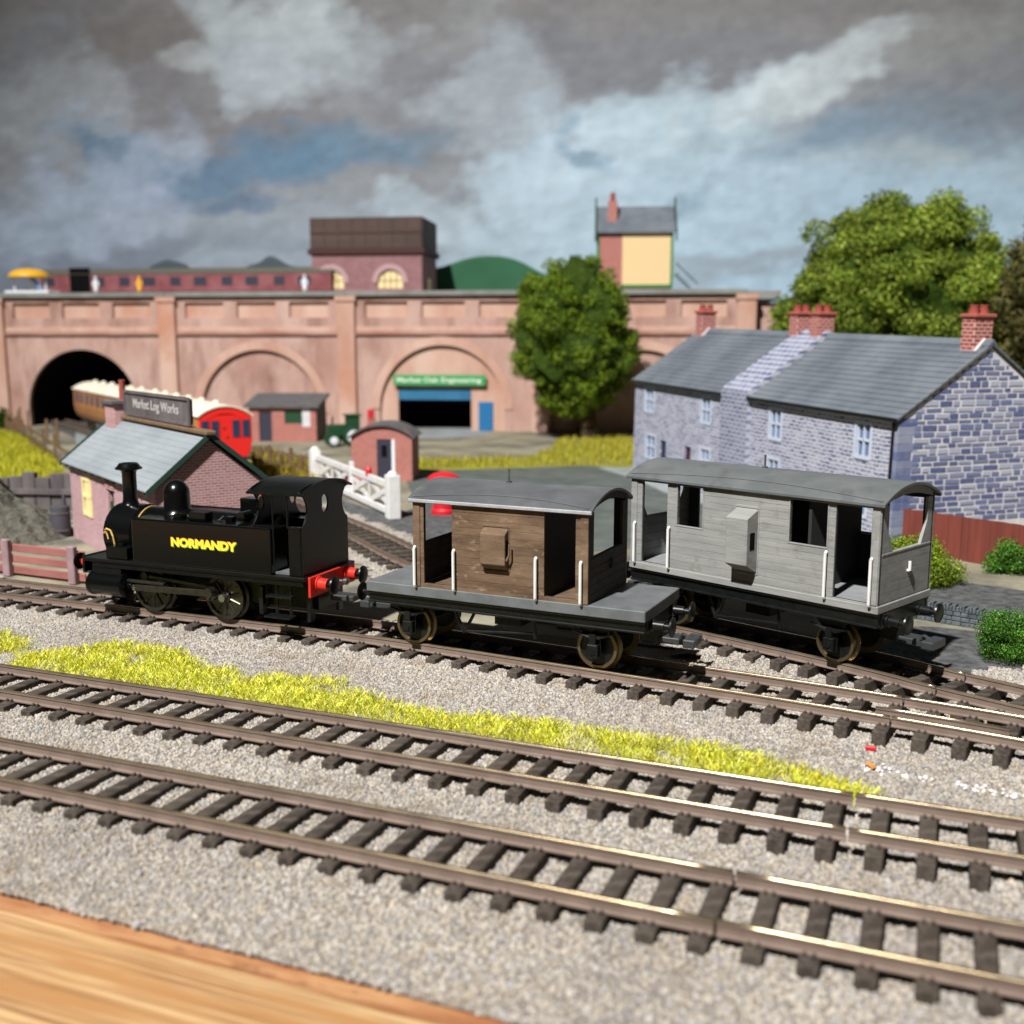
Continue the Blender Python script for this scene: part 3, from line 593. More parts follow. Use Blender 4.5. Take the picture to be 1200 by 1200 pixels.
def engine():
    root = empty('steam_locomotive', T(-24.05, 29.86) + Vector((-ST, CT, 0))*G, TH + R(-.7), 'small black saddle-less tank engine lettered NORMANDY with red buffer beams', 'locomotive')
    root['label'] = 'small black four-wheeled tank engine lettered NORMANDY with red buffer beams'
    K = 'black_gloss'; S = 'black_satin'
    box('frame', S, root, -3.9, 5.25, -.72, .72, .62, 1.74)
    box('running_plate', S, root, -4.05, 5.3, -1.6, 1.6, 1.74, 1.87, .02)
    for s in (-1, 1): box('valance', S, root, -3.6, 5.2, s*1.5 - .04, s*1.5 + .04, 1.56, 1.735)
    box('buffer_beam', S, root, -4.16, -4.06, -1.5, 1.5, 1.3, 1.9, .02)
    box('buffer_beam', 'red_beam', root, 5.303, 5.4, -1.42, 1.42, 1.18, 1.86, .02)
    for s in (-1, 1):
        buffer(root, 5.4, s*.92, 1.56, 1, 'red_beam', S, .31, .62, .215); buffer(root, -4.16, s*.98, 1.56, -1, 'red_beam', S, .31, .62, .2)
    for s in (-1, 1):
        a, b = sorted((s*1.6, s*.62)); tk = box('side_tank', K, root, -1.75, 4.02, a, b, 1.88, 3.42, .05, 2)
        box('tank_beading', K, tk, -1.74, 4.0, s*1.56 - .045, s*1.56 + .045, 3.415, 3.45, .01)
    MB().cyl((-2.6, 0, 2.62), (3.2, 0, 2.62), .98, n=40).build('boiler', K, root, 0, 40)
    sb = MB().lathe((-3.58, 0, 2.6), (1, 0, 0), [(1.0, 0), (1.06, .05), (1.06, 1.22), (1.0, 1.26)], 40).build('smokebox', K, root, 0, 40)
    MB().lathe((-3.57, 0, 2.6), (-1, 0, 0), [(.86, 0), (.84, .05), (.7, .13), (.45, .2), (.2, .23), (.02, .24)], 36).build('smokebox_door', K, sb, 0, 40)
    MB().tube([(-3.7, -.45, 2.62), (-3.85, -.3, 2.7), (-3.87, 0, 2.75)], .035).build('door_handle', 'steel', sb)
    MB().tube([(-3.42, -1.06, 2.80), (-3.33, -1.10, 2.87), (-3.14, -1.10, 2.82), (-3.02, -1.12, 2.6), (-2.98, -1.1, 2.3)], .032).tube([(-3.4, -1.08, 2.74), (-3.3, -1.1, 2.66), (-3.24, -1.12, 2.5)], .025).tube([(-3.47, -1.07, 2.7), (-3.33, -1.11, 2.75)], .035).build('lubricator_pipe', 'brass_line', sb)
    MB().lathe((-2.2, 0, 2.62), (1, 0, 0), [(.97, 0), (1.0, .01), (1.0, .045), (.97, .055)], 40).build('boiler_band', 'brass_line', root, 0, 40)
    box('smokebox_saddle', S, root, -3.5, -2.45, -.68, .68, 1.88, 2.2)
    for s in (-1, 1):
        a, b = sorted((s*1.5, s*.85)); box('sand_box', K, root, -3.05, -2.1, a, b, 1.88, 2.33, .03)
        MB().cyl((-2.58, s*1.18, 2.33), (-2.58, s*1.18, 2.42), .13, n=12).build('sand_box_lid', K, root)
    MB().lathe((-3.15, 0, 0), (0, 0, 1), [(.42, 3.5), (.34, 3.58), (.28, 3.70), (.255, 3.85), (.25, 4.74), (.27, 4.83), (.33, 4.88), (.47, 4.91), (.48, 4.96), (.41, 5.01), (.35, 5.10), (.31, 5.13), (.25, 5.13), (.25, 4.8), (.02, 4.78)], 32).build('chimney', K, root, 0, 35)
    MB().lathe((-1.03, 0, 0), (0, 0, 1), [(.58, 3.42), (.51, 3.52), (.47, 3.62), (.46, 4.12)] + [(.46*math.cos(a), 4.12 + .50*math.sin(a)) for a in [math.pi/2*i/9 for i in range(1, 10)]], 32).build('dome', K, root, 0, 45)
    sv = box('safety_valve', K, root, 2.62, 2.98, -.2, .2, 3.5, 4.25, .03); MB().lathe((2.8, 0, 4.25), (0, 0, 1), [(.2, 0), (.2, .12), (.12, .2), (.02, .22)], 16).build('valve_cap', 'red_beam', sv, 0, 40)
    box('tank_filler', K, root, .45, 1.15, -1.25, -.8, 3.42, 3.72, .03); box('tank_filler', K, root, 1.15, 2.2, .7, 1.25, 3.42, 3.98, .03)
    MB().cyl((2.35, -.35, 3.62), (2.35, -.9, 3.62), .16, n=14).build('clack_valve', K, root, 0, 40); MB().cyl((-.1, -1.0, 3.42), (-.1, -1.0, 3.55), .24, n=16).build('tank_lid', K, root, 0, 40)
    MB().tube([(-.5, -.95, 3.46), (-.4, -.8, 3.55), (-.3, -.62, 3.5)], .03).tube([(1.5, -.95, 3.44), (1.6, -.8, 3.58), (1.65, -.55, 3.6)], .03).build('feed_pipe', 'dark_steel', root)
    box('injector', K, root, 1.75, 2.05, -.95, -.72, 3.42, 3.6, .02)
    # cab
    def side(sg): return [(sg*1.42, 1.88), (sg*1.42, 3.46)] + [(sg*(1.42 - .34*math.sin(math.pi*t)**.8), 3.46 + 1.16*t) for t in (.12, .25, .4, .55, .7, .82, .92)] + [(sg*1.54, 4.60)]
    top = [(1.54*math.cos(math.pi*i/12), 4.60 + .33*math.sin(math.pi*i/12)**1.0) for i in range(1, 12)]
    outer = side(1) + top + side(-1)[::-1]
    yz_plate(root, 'cab_rear_sheet', S, outer, [ell(-.02, 4.14, .22, .30)], 5.12, .06)
    yz_plate(root, 'cab_front_sheet', S, outer, [ell(-.95, 4.16, .20, .29), ell(.95, 4.16, .20, .29)], 3.22, .06)
    for s in (-1, 1):
        sp = box('cab_side_panel', S, root, 4.62, 5.09, s*1.42 - .03, s*1.42 + .03, 1.88, 3.47, .01)
        box('panel_beading', K, sp, 4.59, 5.12, s*1.42 - .05, s*1.42 + .05, 3.45, 3.52, .01)
        box('cab_side_panel', S, root, 3.25, 4.0, s*1.42 - .03, s*1.42 + .03, 3.42, 3.5)
        MB().cyl((4.62, s*1.46, 3.47), (4.62, s*1.46, 4.62), .035, n=8).build('cab_handrail', S, root); MB().cyl((4.06, s*1.47, 2.2), (4.06, s*1.47, 4.62), .03, n=8).build('cab_handrail', S, root)
    rf, zz = arc_roof(3.12, 5.27, 1.6, 4.60, 4.95, .06, 24); rf.build('cab_roof', S, root, 0, 30)
    box('cab_floor', 'platform_grey', root, 3.25, 5.09, -1.38, 1.38, 1.88, 1.96)
    MB().cyl((3.0, 0, 2.75), (3.45, 0, 2.75), .9, n=24).build('backhead', S, root, 0, 40); MB().cyl((3.5, -.5, 3.2), (3.9, -.7, 3.1), .03, n=6).cyl((3.5, .1, 3.4), (3.6, .1, 3.9), .04, n=6).cyl((4.2, .8, 2.0), (4.3, .75, 4.1), .045, n=8).build('cab_control', 'dark_steel', root)
    # wheels and motion
    for x in (-1.46, 1.65):
        for s in (-1, 1): wheel(root, x, .78, s, 'dark_steel' if s < 0 else S, 'dark_steel', 40, 10)
        MB().cyl((x, -.8, .78), (x, .8, .78), .1, n=10).build('axle', 'dark_steel', root)
    for s in (-1, 1):
        cy = MB().lathe((-3.82, s*1.36, .93), (1, 0, 0), [(.36, 0), (.44, .04), (.44, .14), (.41, .17), (.41, 1.42), (.44, 1.45), (.44, 1.55), (.3, 1.6), (.12, 1.62), (.12, 1.8), (.02, 1.81)], 28).build('cylinder', K, root, 0, 35)
        a, b = sorted((s*.72, s*1.5)); box('valve_chest', S, cy, -3.7, -2.4, a, b, 1.2, 1.735)
        def bar(nm, x0, z0, x1, z1, y, h, t, m='dark_steel'):
            d = Vector((x1 - x0, 0, z1 - z0)).normalized(); nn = Vector((-d.z, 0, d.x))*h/2; yy = Vector((0, t/2, 0)); p, q = Vector((x0, y, z0)), Vector((x1, y, z1))
            return MB().add([p - nn - yy, q - nn - yy, q + nn - yy, p + nn - yy, p - nn + yy, q - nn + yy, q + nn + yy, p + nn + yy], [(0, 1, 2, 3), (7, 6, 5, 4), (0, 4, 5, 1), (1, 5, 6, 2), (2, 6, 7, 3), (3, 7, 4, 0)]).build(nm, m, root, .015)
        bar('slide_bar', -2.25, 1.12, -.6, 1.12, s*1.36, .10, .16); bar('piston_rod', -2.1, .93, -1.2, .93, s*1.36, .09, .09, 'steel')
        bar('connecting_rod', -1.9, .90, 1.3, .98, s*1.42, .22, .09); bar('coupling_rod', -1.6, 1.30, 1.4, 1.13, s*1.18, .12, .07)
        MB().cyl((1.32, s*1.1, 1.0), (1.32, s*1.5, 1.0), .17, n=16).build('crank_pin', 'dark_steel', root, 0, 40); MB().cyl((-1.6, s*1.05, 1.30), (-1.6, s*1.26, 1.30), .14, n=16).build('crank_pin', 'dark_steel', root, 0, 40)
        MB().cyl((1.65, s*1.0, .78), (1.65, s*1.2, .78), .13, n=16).build('wheel_boss', 'steel', root, 0, 40); MB().cyl((-1.9, s*1.3, .86), (-1.9, s*1.48, .86), .06, n=10).build('gudgeon_pin', 'steel', root)
        st = MB(); a = s*1.3
        for z, d in ((1.12, .30), (.45, .42)): st.box(3.75, 4.75, min(a, a + s*d), max(a, a + s*d), z, z + .06)
        st.box(3.95, 4.05, a - .03, a + .03, .45, 1.56); st.box(4.5, 4.6, a - .03, a + .03, .45, 1.56); st.build('cab_step', 'black_plastic', root)
        box('brake_hanger', 'black_plastic', root, 3.1, 3.25, s*.95 - .1, s*.95 + .1, .35, 1.3); box('guard_iron', 'black_plastic', root, 5.0, 5.12, s*.9 - .14, s*.9 + .14, .25, 1.2)
    cpl = box('coupling', 'coupling', root, -5.0, -4.1, -.45, .05, .98, 1.2, .03); box('coupling_loop', 'coupling', cpl, -5.15, -5.0, -.5, .5, .98, 1.2, .02)
    cpl = box('coupling', 'coupling', root, 5.4, 6.3, -.25, .25, .86, 1.06, .03); MB().lathe((5.46, 0, 1.5), (1, 0, 0), [(.06, 0), (.05, .3), (.12, .38), (.12, .5), (.02, .56)], 12).build('coupling_hook', 'steel', root, 0, 40)
    # raised yellow letters with red and green shading
    for nm, mt, dx, dz, y in (('lettering', 'letter_yellow', 0, 0, -1.612), ('lettering_shade', 'letter_green', .022, -.026, -1.605), ('lettering_shade', 'letter_red', -.022, .018, -1.604)):
        t = text(nm, 'NORMANDY', .39, mt, root, (1.30 + dx, y, 2.70 + dz), (R(90), 0, 0), .003, .022, 'CENTER', 2.72)
    return root
engine()

M('fascia_highlight', (.26, .275, .30), .5, col2=(.36, .37, .39), nscale=2)  # pale colour paints the highlight along the roof edge
def van(root, sp):
    X0, X1 = sp['floor']; B0, B1 = sp['body']; W = 1.64; zf = sp['zf']; zs0, zs1 = sp['sole']; wood = sp['wood']; roofm = sp['roofm']; zt = sp['zt']
    K = 'black_plastic'
    box('floor', sp['floorm'], root, X0, X1, -W - .02, W + .02, zs1, zf, .025)
    if sp.get('deck'): box('deck', sp['deck'], root, B0 + .1, B1 - .1, -W + .1, W - .1, zf, zf + .012)
    for s in (-1, 1):
        so = box('solebar', K, root, X0 + .03, X1 - .03, s*(W - .16) - .06, s*(W - .16) + .06, zs0, zs1 - .003)
        for z in (zs0, zs1 - .07): box('flange', K, so, X0 + .03, X1 - .03, min(s*(W - .10), s*(W - .02)), max(s*(W - .10), s*(W - .02)), z, z + .066, .015)
    for x, d in ((X0 + .02, -1), (X1 - .02, 1)):
        box('headstock', K, root, min(x, x - d*.14), max(x, x - d*.14), -1.36, 1.36, zs0 - .05, zs1 - .004, .02)
        for s in (-1, 1): buffer(root, x, s*.98, zs0 + .13, d, K, K, .3, .62, .15)
        c = box('coupling', 'coupling', root, min(x, x + d*.62), max(x, x + d*.62), -.3, .3, .78, .98, .03); box('coupling_loop', 'coupling', c, min(x + d*.75, x + d*1.12), max(x + d*.75, x + d*1.12), -.42, .42, .76, 1.0, .03)
        MB().tube([(x + d*.5, 0, .95), (x + d*.66, 0, 1.06), (x + d*.85, 0, .95)], .05).build('coupling_hook', 'coupling', c); box('coupling_mount', K, c, min(x - d*.6, x + d*.12), max(x - d*.6, x + d*.12), -.22, .22, .8, zs0)
        box('coupling_arm', 'coupling', c, min(x + d*.6, x + d*.76), max(x + d*.6, x + d*.76), -.36, -.26, .82, .95); box('coupling_arm', 'coupling', c, min(x + d*.6, x + d*.76), max(x + d*.6, x + d*.76), .26, .36, .82, .95)
    for x in sp['axles']:
        for s in (-1, 1):
            wheel(root, x, .62, s, K, 'tyre_brass', 32, 0)
            y = s*1.22; pts = [(x - .62, zs0), (x + .62, zs0), (x + .2, .95), (x + .2, .36), (x - .2, .36), (x - .2, .95)]
            ag = MB().prism(pts, 'xz', y - .03, y + .03).build('axle_guard', K, root, .01)
            ab = box('axle_box', K, ag, x - .17, x + .17, min(y, y + s*.24), max(y, y + s*.24), .42, .82, .03); MB().cyl((x, y + s*.24, .6), (x, y + s*.28, .6), .09, n=10).build('cover', K, ab)
            l = MB()
            for k in range(4): h = .62 - .13*k; l.tube([(x - h, y + s*.14, 1.17 - .05*k), (x - h*.5, y + s*.14, 1.10 - .05*k + .02*k), (x, y + s*.14, 1.05 - .05*k + .03*k), (x + h*.5, y + s*.14, 1.10 - .05*k + .02*k), (x + h, y + s*.14, 1.17 - .05*k)], .045, 6)
            l.box(x - .1, x + .1, y + s*.14 - .08, y + s*.14 + .08, .84, 1.14); l.build('leaf_spring', K, ag)
        MB().cyl((x, -.85, .62), (x, .85, .62), .09, n=10).build('axle', 'dark_steel', root)
    cx = sum(sp['axles'])/2
    for s in (-1, 1):
        y = s*1.2
        MB().tube([(cx - 1.55, y, zs0), (cx - 1.2, y, .62), (cx - .8, y, zs0)], .055, 6).build('brake_hanger', K, root)
        MB().tube([(cx - 1.2, y, .66), (cx + 1.15, y, .86)], .045, 6).build('brake_rod', K, root); MB().tube([(cx + 1.15, y, zs0), (cx + 1.2, y, .7)], .06, 6).build('brake_hanger', K, root)
    box('brake_cylinder', K, root, cx - .5, cx + .4, -.5, .5, .8, zs0)
    box('underframe', K, root, X0 + .2, X1 - .2, -.62, .62, zs0 - .1, zs1 - .01)
    # near and far side of separate planks, with the openings left free
    zr = sp['rows']; ops = sp['open']
    for s in (-1, 1):
        inner = MB()
        for k, (a, b) in enumerate(zip(zr, zr[1:])):
            spans = [(B0, B1)]
            for (o0, o1, p0, p1) in ops:
                ov = min(b, p1) - max(a, p0)
                if ov > .5*(b - a):
                    new = []
                    for u, v in spans:
                        if o1 <= u or o0 >= v: new.append((u, v)); continue
                        if o0 > u: new.append((u, o0))
                        if o1 < v: new.append((o1, v))
                    spans = new
            for u, v in spans:
                j = random.uniform(-.004, .006); y0, y1 = sorted((s*(W - .06), s*(W + j)))
                box('plank', wood, root, u, v, y0, y1, a + .003, b - .003, .006)
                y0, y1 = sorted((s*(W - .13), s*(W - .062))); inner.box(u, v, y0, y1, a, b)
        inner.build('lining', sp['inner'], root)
        for (o0, o1, p0, p1) in sp.get('windows', ()):
            y0, y1 = sorted((s*(W - .14), s*(W + .02))); fr = MB(); t = .05
            fr.box(o0 - t, o0, y0, y1, p0 - t, p1 + t); fr.box(o1, o1 + t, y0, y1, p0 - t, p1 + t); fr.box(o0, o1, y0, y1, p0 - t, p0); fr.box(o0, o1, y0, y1, p1, p1 + t); fr.build('window_frame', wood, root, .01)
        for x in sp['posts']:
            y0, y1 = sorted((s*(W - .02), s*(W + .035))); box('corner_post', wood, root, x - .12, x + .12, y0, y1, zf + .02, zt, .01)
        for x in sp['grabs']:
            h = MB().tube([(x, s*(W + .05), sp['g0']), (x, s*(W + .12), sp['g0'] + .06), (x, s*(W + .12), sp['g1'] - .06), (x, s*(W + .05), sp['g1'])], .046, 8).build('handrail', 'white_paint', root, 0, 40)
        # look-out ducket: vertical cheeks, sloping top and bottom
        d0, d1, z0, z1, dp, sl = sp['ducket']; pts = [(s*W, z0), (s*(W + dp), z0 + sl), (s*(W + dp), z1 - sl*.8), (s*W, z1)]
        dk = MB().prism(pts, 'yz', d0, d1).build('ducket', wood, root, .02)
        y0, y1 = sorted((s*W, s*(W + .03))); fr = MB(); fr.box(d0 - .05, d0, y0, y1, z0 - .05, z1 + .05); fr.box(d1, d1 + .05, y0, y1, z0 - .05, z1 + .05); fr.box(d0, d1, y0, y1, z0 - .08, z0); fr.box(d0, d1, y0, y1, z1, z1 + .08); fr.build('ducket_frame', wood, dk, .015)
        y0, y1 = sorted((s*(W + dp*.30), s*(W + dp*.72))); zm = (z0 + z1)/2
        box('ducket_window', 'dark_void', dk, d1 - .02, d1 + .008, y0, y1, zm - .24, zm + .3)
        if sp.get('duckhandle'): MB().tube([(d1 + .02, s*(W + dp*.75), zm - .3), (d1 + .10, s*(W + dp*.7), zm - .12), (d1 + .10, s*(W + dp*.6), zm + .2)], .03, 6).build('ducket_latch', wood, dk)
    # ends: half height boarding, open above, and the cross partitions of the cabin
    rf, zat = arc_roof(B0 - sp['over'], B1 + sp['over'], W + .13, zt + .02, sp['crest'], .07, 24)
    for x, d in ((B0, -1), (B1, 1)):
        x0, x1 = sorted((x, x - d*.09)); zz = [zf + .02 + (sp['ze'] - zf - .02)*k/5 for k in range(6)]
        for a, b in zip(zz, zz[1:]): box('end_plank', sp['endm'], root, x0, x1, -W + .135, W - .135, a + .003, b - .003, .006)
        box('end_rail', sp['endm'], root, min(x0, x - d*.13), max(x1, x + d*.012), -W + .135, W - .135, sp['ze'] - .004, sp['ze'] + .07, .015)
        for s in (-1, 1):
            y0, y1 = sorted((s*(W - .13), s*(W - .42))); box('end_post', sp['endm'], root, x0, x1, y0, y1, sp['ze'] + .07, zt - .05, .01)
            if sp.get('gusset'): MB().prism([(s*(W - .42), sp['ze'] + .07), (s*(W - .78), sp['ze'] + .07), (s*(W - .42), sp['ze'] + .75)], 'yz', x0, x1).build('gusset', sp['endm'], root)
        ya = [(-W + .13) + (2*W - .26)*i/14 for i in range(15)]; arch = [(y, zat(y) - .075) for y in ya] + [(y, min(zat(y) - .08, zt - .10 + .26*math.cos(y/W*1.45))) for y in ya[::-1]]
        MB().prism(arch, 'yz', x0, x1).build('end_arch', sp['endm'], root)
        sb = MB().tube([(x - d*.02, .1, zf + .80), (x + d*.07, .1, zf + .80), (x + d*.07, .1, zf + 1.08)], .045, 8).build('lamp_iron', 'white_paint' if sp.get('whiteiron') else sp['endm'], root)
    for x in sp['parts']:
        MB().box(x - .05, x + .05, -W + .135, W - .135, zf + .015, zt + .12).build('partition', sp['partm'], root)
    ro = rf.build('roof', roofm, root, 0, 30)
    L0, L1 = B0 - sp['over'], B1 + sp['over']
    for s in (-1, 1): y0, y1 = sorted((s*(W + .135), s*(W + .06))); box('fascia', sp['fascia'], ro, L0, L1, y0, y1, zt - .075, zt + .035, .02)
    for s in (-1, 1):
        pts = []
        for k in range(25):
            t = k/24; y = s*(W + .02 - .34*math.sin(math.pi*t)); pts.append((L0 + .12 + (L1 - L0 - .24)*t, y, zat(y) + .012))
        MB().tube(pts, .022, 6).build('rain_strip', roofm, ro)
    v = MB(); v.cyl((sp['vent'], 0, sp['crest'] - .02), (sp['vent'], 0, sp['crest'] + .42), .035, n=8); v.cyl((sp['vent'], 0, sp['crest'] - .02), (sp['vent'], 0, sp['crest'] + .05), .09, n=10); v.build('roof_vent', 'steel', ro, 0, 40)
def zrows(*seg):
    out = []
    for a, b, n in seg: out += [a + (b - a)*k/n for k in range(n)]
    return out + [seg[-1][1]]
rootb = empty('brake_van', T(-11.9, 29.42) + Vector((-math.sin(TH + R(-3.9)), math.cos(TH + R(-3.9)), 0))*G, TH + R(-3.9), 'short brown planked brake van with open grey end platforms, coupled behind the engine', 'brake van')
van(rootb, dict(floor=(-4.47, 4.76), body=(-2.72, 3.04), zf=2.03, sole=(1.36, 1.70), wood='van_brown', roofm='roof_dark', zt=4.74, floorm='platform_grey', inner='interior_dark', deck='van_brown', fascia='fascia_highlight', axles=(-3.12, 3.1), rows=zrows((1.99, 2.15, 1), (2.15, 4.68, 11), (4.68, 4.74, 1)),
    open=((-2.36, -1.38, 2.15, 4.70), (1.66, 2.64, 2.15, 4.70)), posts=(-2.6, 2.92), grabs=(-2.64, -1.28, 1.43, 2.84), g0=2.03, g1=3.30, ducket=(-.30, .52, 2.80, 4.08, .27, .20), duckhandle=True, endm='van_brown_shaded', ze=3.28, parts=(-1.30, 1.58), partm='interior_dark', crest=5.21, over=.13, vent=-.25))
hg = TH + R(-24.5)
rootg = empty('brake_van', T(-2.33, 32.46) + Vector((-math.sin(hg), math.cos(hg), 0))*G, hg, 'long weathered grey planked brake van on the siding before the cottages', 'brake van')
van(rootg, dict(floor=(-7.5, 1.62), body=(-7.46, 1.58), zf=2.08, sole=(1.42, 1.84), wood='van_grey', roofm='roof_grey', zt=5.0, floorm='van_grey', inner='interior_dark', axles=(-6.0, 0.0), rows=zrows((1.86, 2.12, 1), (2.12, 3.56, 6), (3.56, 4.86, 6), (4.86, 5.0, 1)), deck='floor_grey', fascia='roof_grey',
    open=((-6.98, -5.92, 2.12, 4.88), (-5.5, -4.5, 3.56, 4.86), (-1.32, -.08, 3.56, 4.86), (.18, 1.30, 2.12, 4.88)), windows=((-5.5, -4.5, 3.56, 4.86), (-1.32, -.08, 3.56, 4.86)), posts=(-7.3, 1.44), grabs=(-7.22, -5.78, -.04, 1.38), g0=2.05, g1=3.46, ducket=(-3.2, -2.42, 2.42, 4.42, .58, .30), endm='van_grey', ze=3.5, gusset=True, whiteiron=True, parts=(-.72,), partm='interior_dark', crest=5.49, over=.14, vent=-3.3))
# ---------------------------------------------------------------- viaduct
def xz_plate(parent, name, mat, outer, holes, y0, t, bevel=0):
    v, f = plate(outer, holes, t); b = MB(); b.add([(a, y0 + t/2 + c, d) for a, d, c in v], f); return b.build(name, mat, parent, bevel)
def viaduct():
    root = empty('viaduct', (2, 119.5, 0), R(-7.4), 'long pink washed brick viaduct with blind arches and a tunnel mouth', 'viaduct')
    ZB = -.7; W = 'viaduct_wash'; TR = 'viaduct_trim'
    bays = [(-105.6, -84.4, None), (-84.4, -63.2, (-73.8, 7.1, 1.5, 'blind')), (-63.2, -42, (-53, 6.85, 1.7, 'tunnel')), (-42, -20.8, (-31.2, 7.15, 1.4, 'blind')), (-20.8, 1.3, (-10.0, 7.15, 1.95, 'shop')), (1.3, 23.4, (12.3, 7.1, 1.5, 'blind'))]
    for i, (a, b, ar) in enumerate(bays):
        if ar is None: box('wall', W, root, a, b, 0, .6, ZB, 10.2); 
        else:
            c, r, zs, kind = ar; arc = [(c + r*math.cos(math.pi*(1 - k/28)), zs + r*math.sin(math.pi*k/28)) for k in range(29)]
            xz_plate(root, 'wall', W, [(a, ZB), (c - r, ZB)] + arc + [(c + r, ZB), (b, ZB), (b, 10.2), (a, 10.2)], [], 0, .6)
            ring_o = [(c + (r + .95)*math.cos(math.pi*(1 - k/28)), zs + (r + .95)*math.sin(math.pi*k/28)) for k in range(29)]
            if kind != 'tunnel': xz_plate(root, 'arch_ring', TR, ring_o + arc[::-1], [], -.13, .15)
            if kind == 'blind': box('arch_infill', W, root, c - r - .2, c + r + .2, .42, .8, ZB, zs + r + .2)
            if kind == 'tunnel':
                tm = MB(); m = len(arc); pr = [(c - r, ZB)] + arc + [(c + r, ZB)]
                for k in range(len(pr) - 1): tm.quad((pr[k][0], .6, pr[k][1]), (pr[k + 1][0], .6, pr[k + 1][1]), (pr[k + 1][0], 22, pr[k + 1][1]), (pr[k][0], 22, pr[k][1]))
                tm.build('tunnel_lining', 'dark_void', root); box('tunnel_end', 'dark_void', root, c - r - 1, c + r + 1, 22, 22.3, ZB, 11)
            if kind == 'shop':
                xz_plate(root, 'arch_infill', TR, [(c - r - .2, ZB), (c + r + .2, ZB), (c + r + .2, zs + r + .2), (c - r - .2, zs + r + .2)], [[(-15.1, ZB + .02), (-6.7, ZB + .02), (-6.7, 4.3), (-15.1, 4.3)]], .40, .35)
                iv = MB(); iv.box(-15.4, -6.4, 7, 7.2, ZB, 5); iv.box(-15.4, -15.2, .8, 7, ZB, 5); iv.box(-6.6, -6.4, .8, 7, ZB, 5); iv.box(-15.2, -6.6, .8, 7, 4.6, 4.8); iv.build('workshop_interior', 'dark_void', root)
                sh = root; 
                for k in range(5): box('shutter_slat', 'shutter_blue', root, -15.05, -6.75, .44, .54, 2.95 + k*.27, 2.95 + k*.27 + .255, .02)
                d = box('door', 'door_blue', root, -5.85, -4.2, .28, .44, ZB + .05, 2.75, .03); box('handle', 'steel', d, -4.5, -4.4, .2, .28, .8, 1.0)
                sg = box('shop_sign', 'sign_green', root, -15.5, -4.95, -.28, -.05, 4.62, 5.78, .03)
                text('lettering', 'Market Oak Engineering', .78, 'letter_white', sg, (-10.3, -.29, 5.2), (R(90), 0, 0), .01, .01, 'CENTER', 9.6)
        n = 3; w0 = (b - a - 2.6)/n
        holes = [[(a + 1.3 + k*w0 + .8, 12.15), (a + 1.3 + (k + 1)*w0 - .8, 12.15), (a + 1.3 + (k + 1)*w0 - .8, 13.9), (a + 1.3 + k*w0 + .8, 13.9)] for k in range(n)]
        xz_plate(root, 'parapet', W, [(a, 10.55), (b, 10.55), (b, 14.5), (a, 14.5)], holes, 0, .4)
        for h in holes: box('recessed_panel', TR, root, h[0][0] - .2, h[1][0] + .2, .401, .6, 11.95, 14.1)
        box('string_course', 'string_course', root, a + 1.05, b - 1.05, -.34, .5, 10.2, 10.55, .04); box('ledge', TR, root, a + 1.05, b - 1.05, -.14, .5, 10.55, 11.1, .04)
        box('coping', 'coping_grey', root, a, b - .03, -.55, 1.6, 14.5, 15.05, .06)
    for x in (-105.6, -84.4, -63.2, -42, -20.8, 1.3, 23.4):
        p = box('pilaster', TR, root, x - 1.02, x + 1.02, -.55, .3, ZB, 14.48, .08); box('pilaster_cap', TR, p, x - 1.2, x + 1.2, -.72, .3, 13.9, 14.5, .05)
    box('deck', 'coping_grey', root, -105.6, 27, .6, 30, 14.0, 14.9)
    box('wing_wall', 'viaduct_wash', root, 24.42, 30, 1.5, 2.2, ZB, 13.6)
    return root
VI = viaduct()
def V_(s, y, z=0): a = R(-7.4); return Vector((2 + s*math.cos(a) - y*math.sin(a), 119.5 + s*math.sin(a) + y*math.cos(a), z))
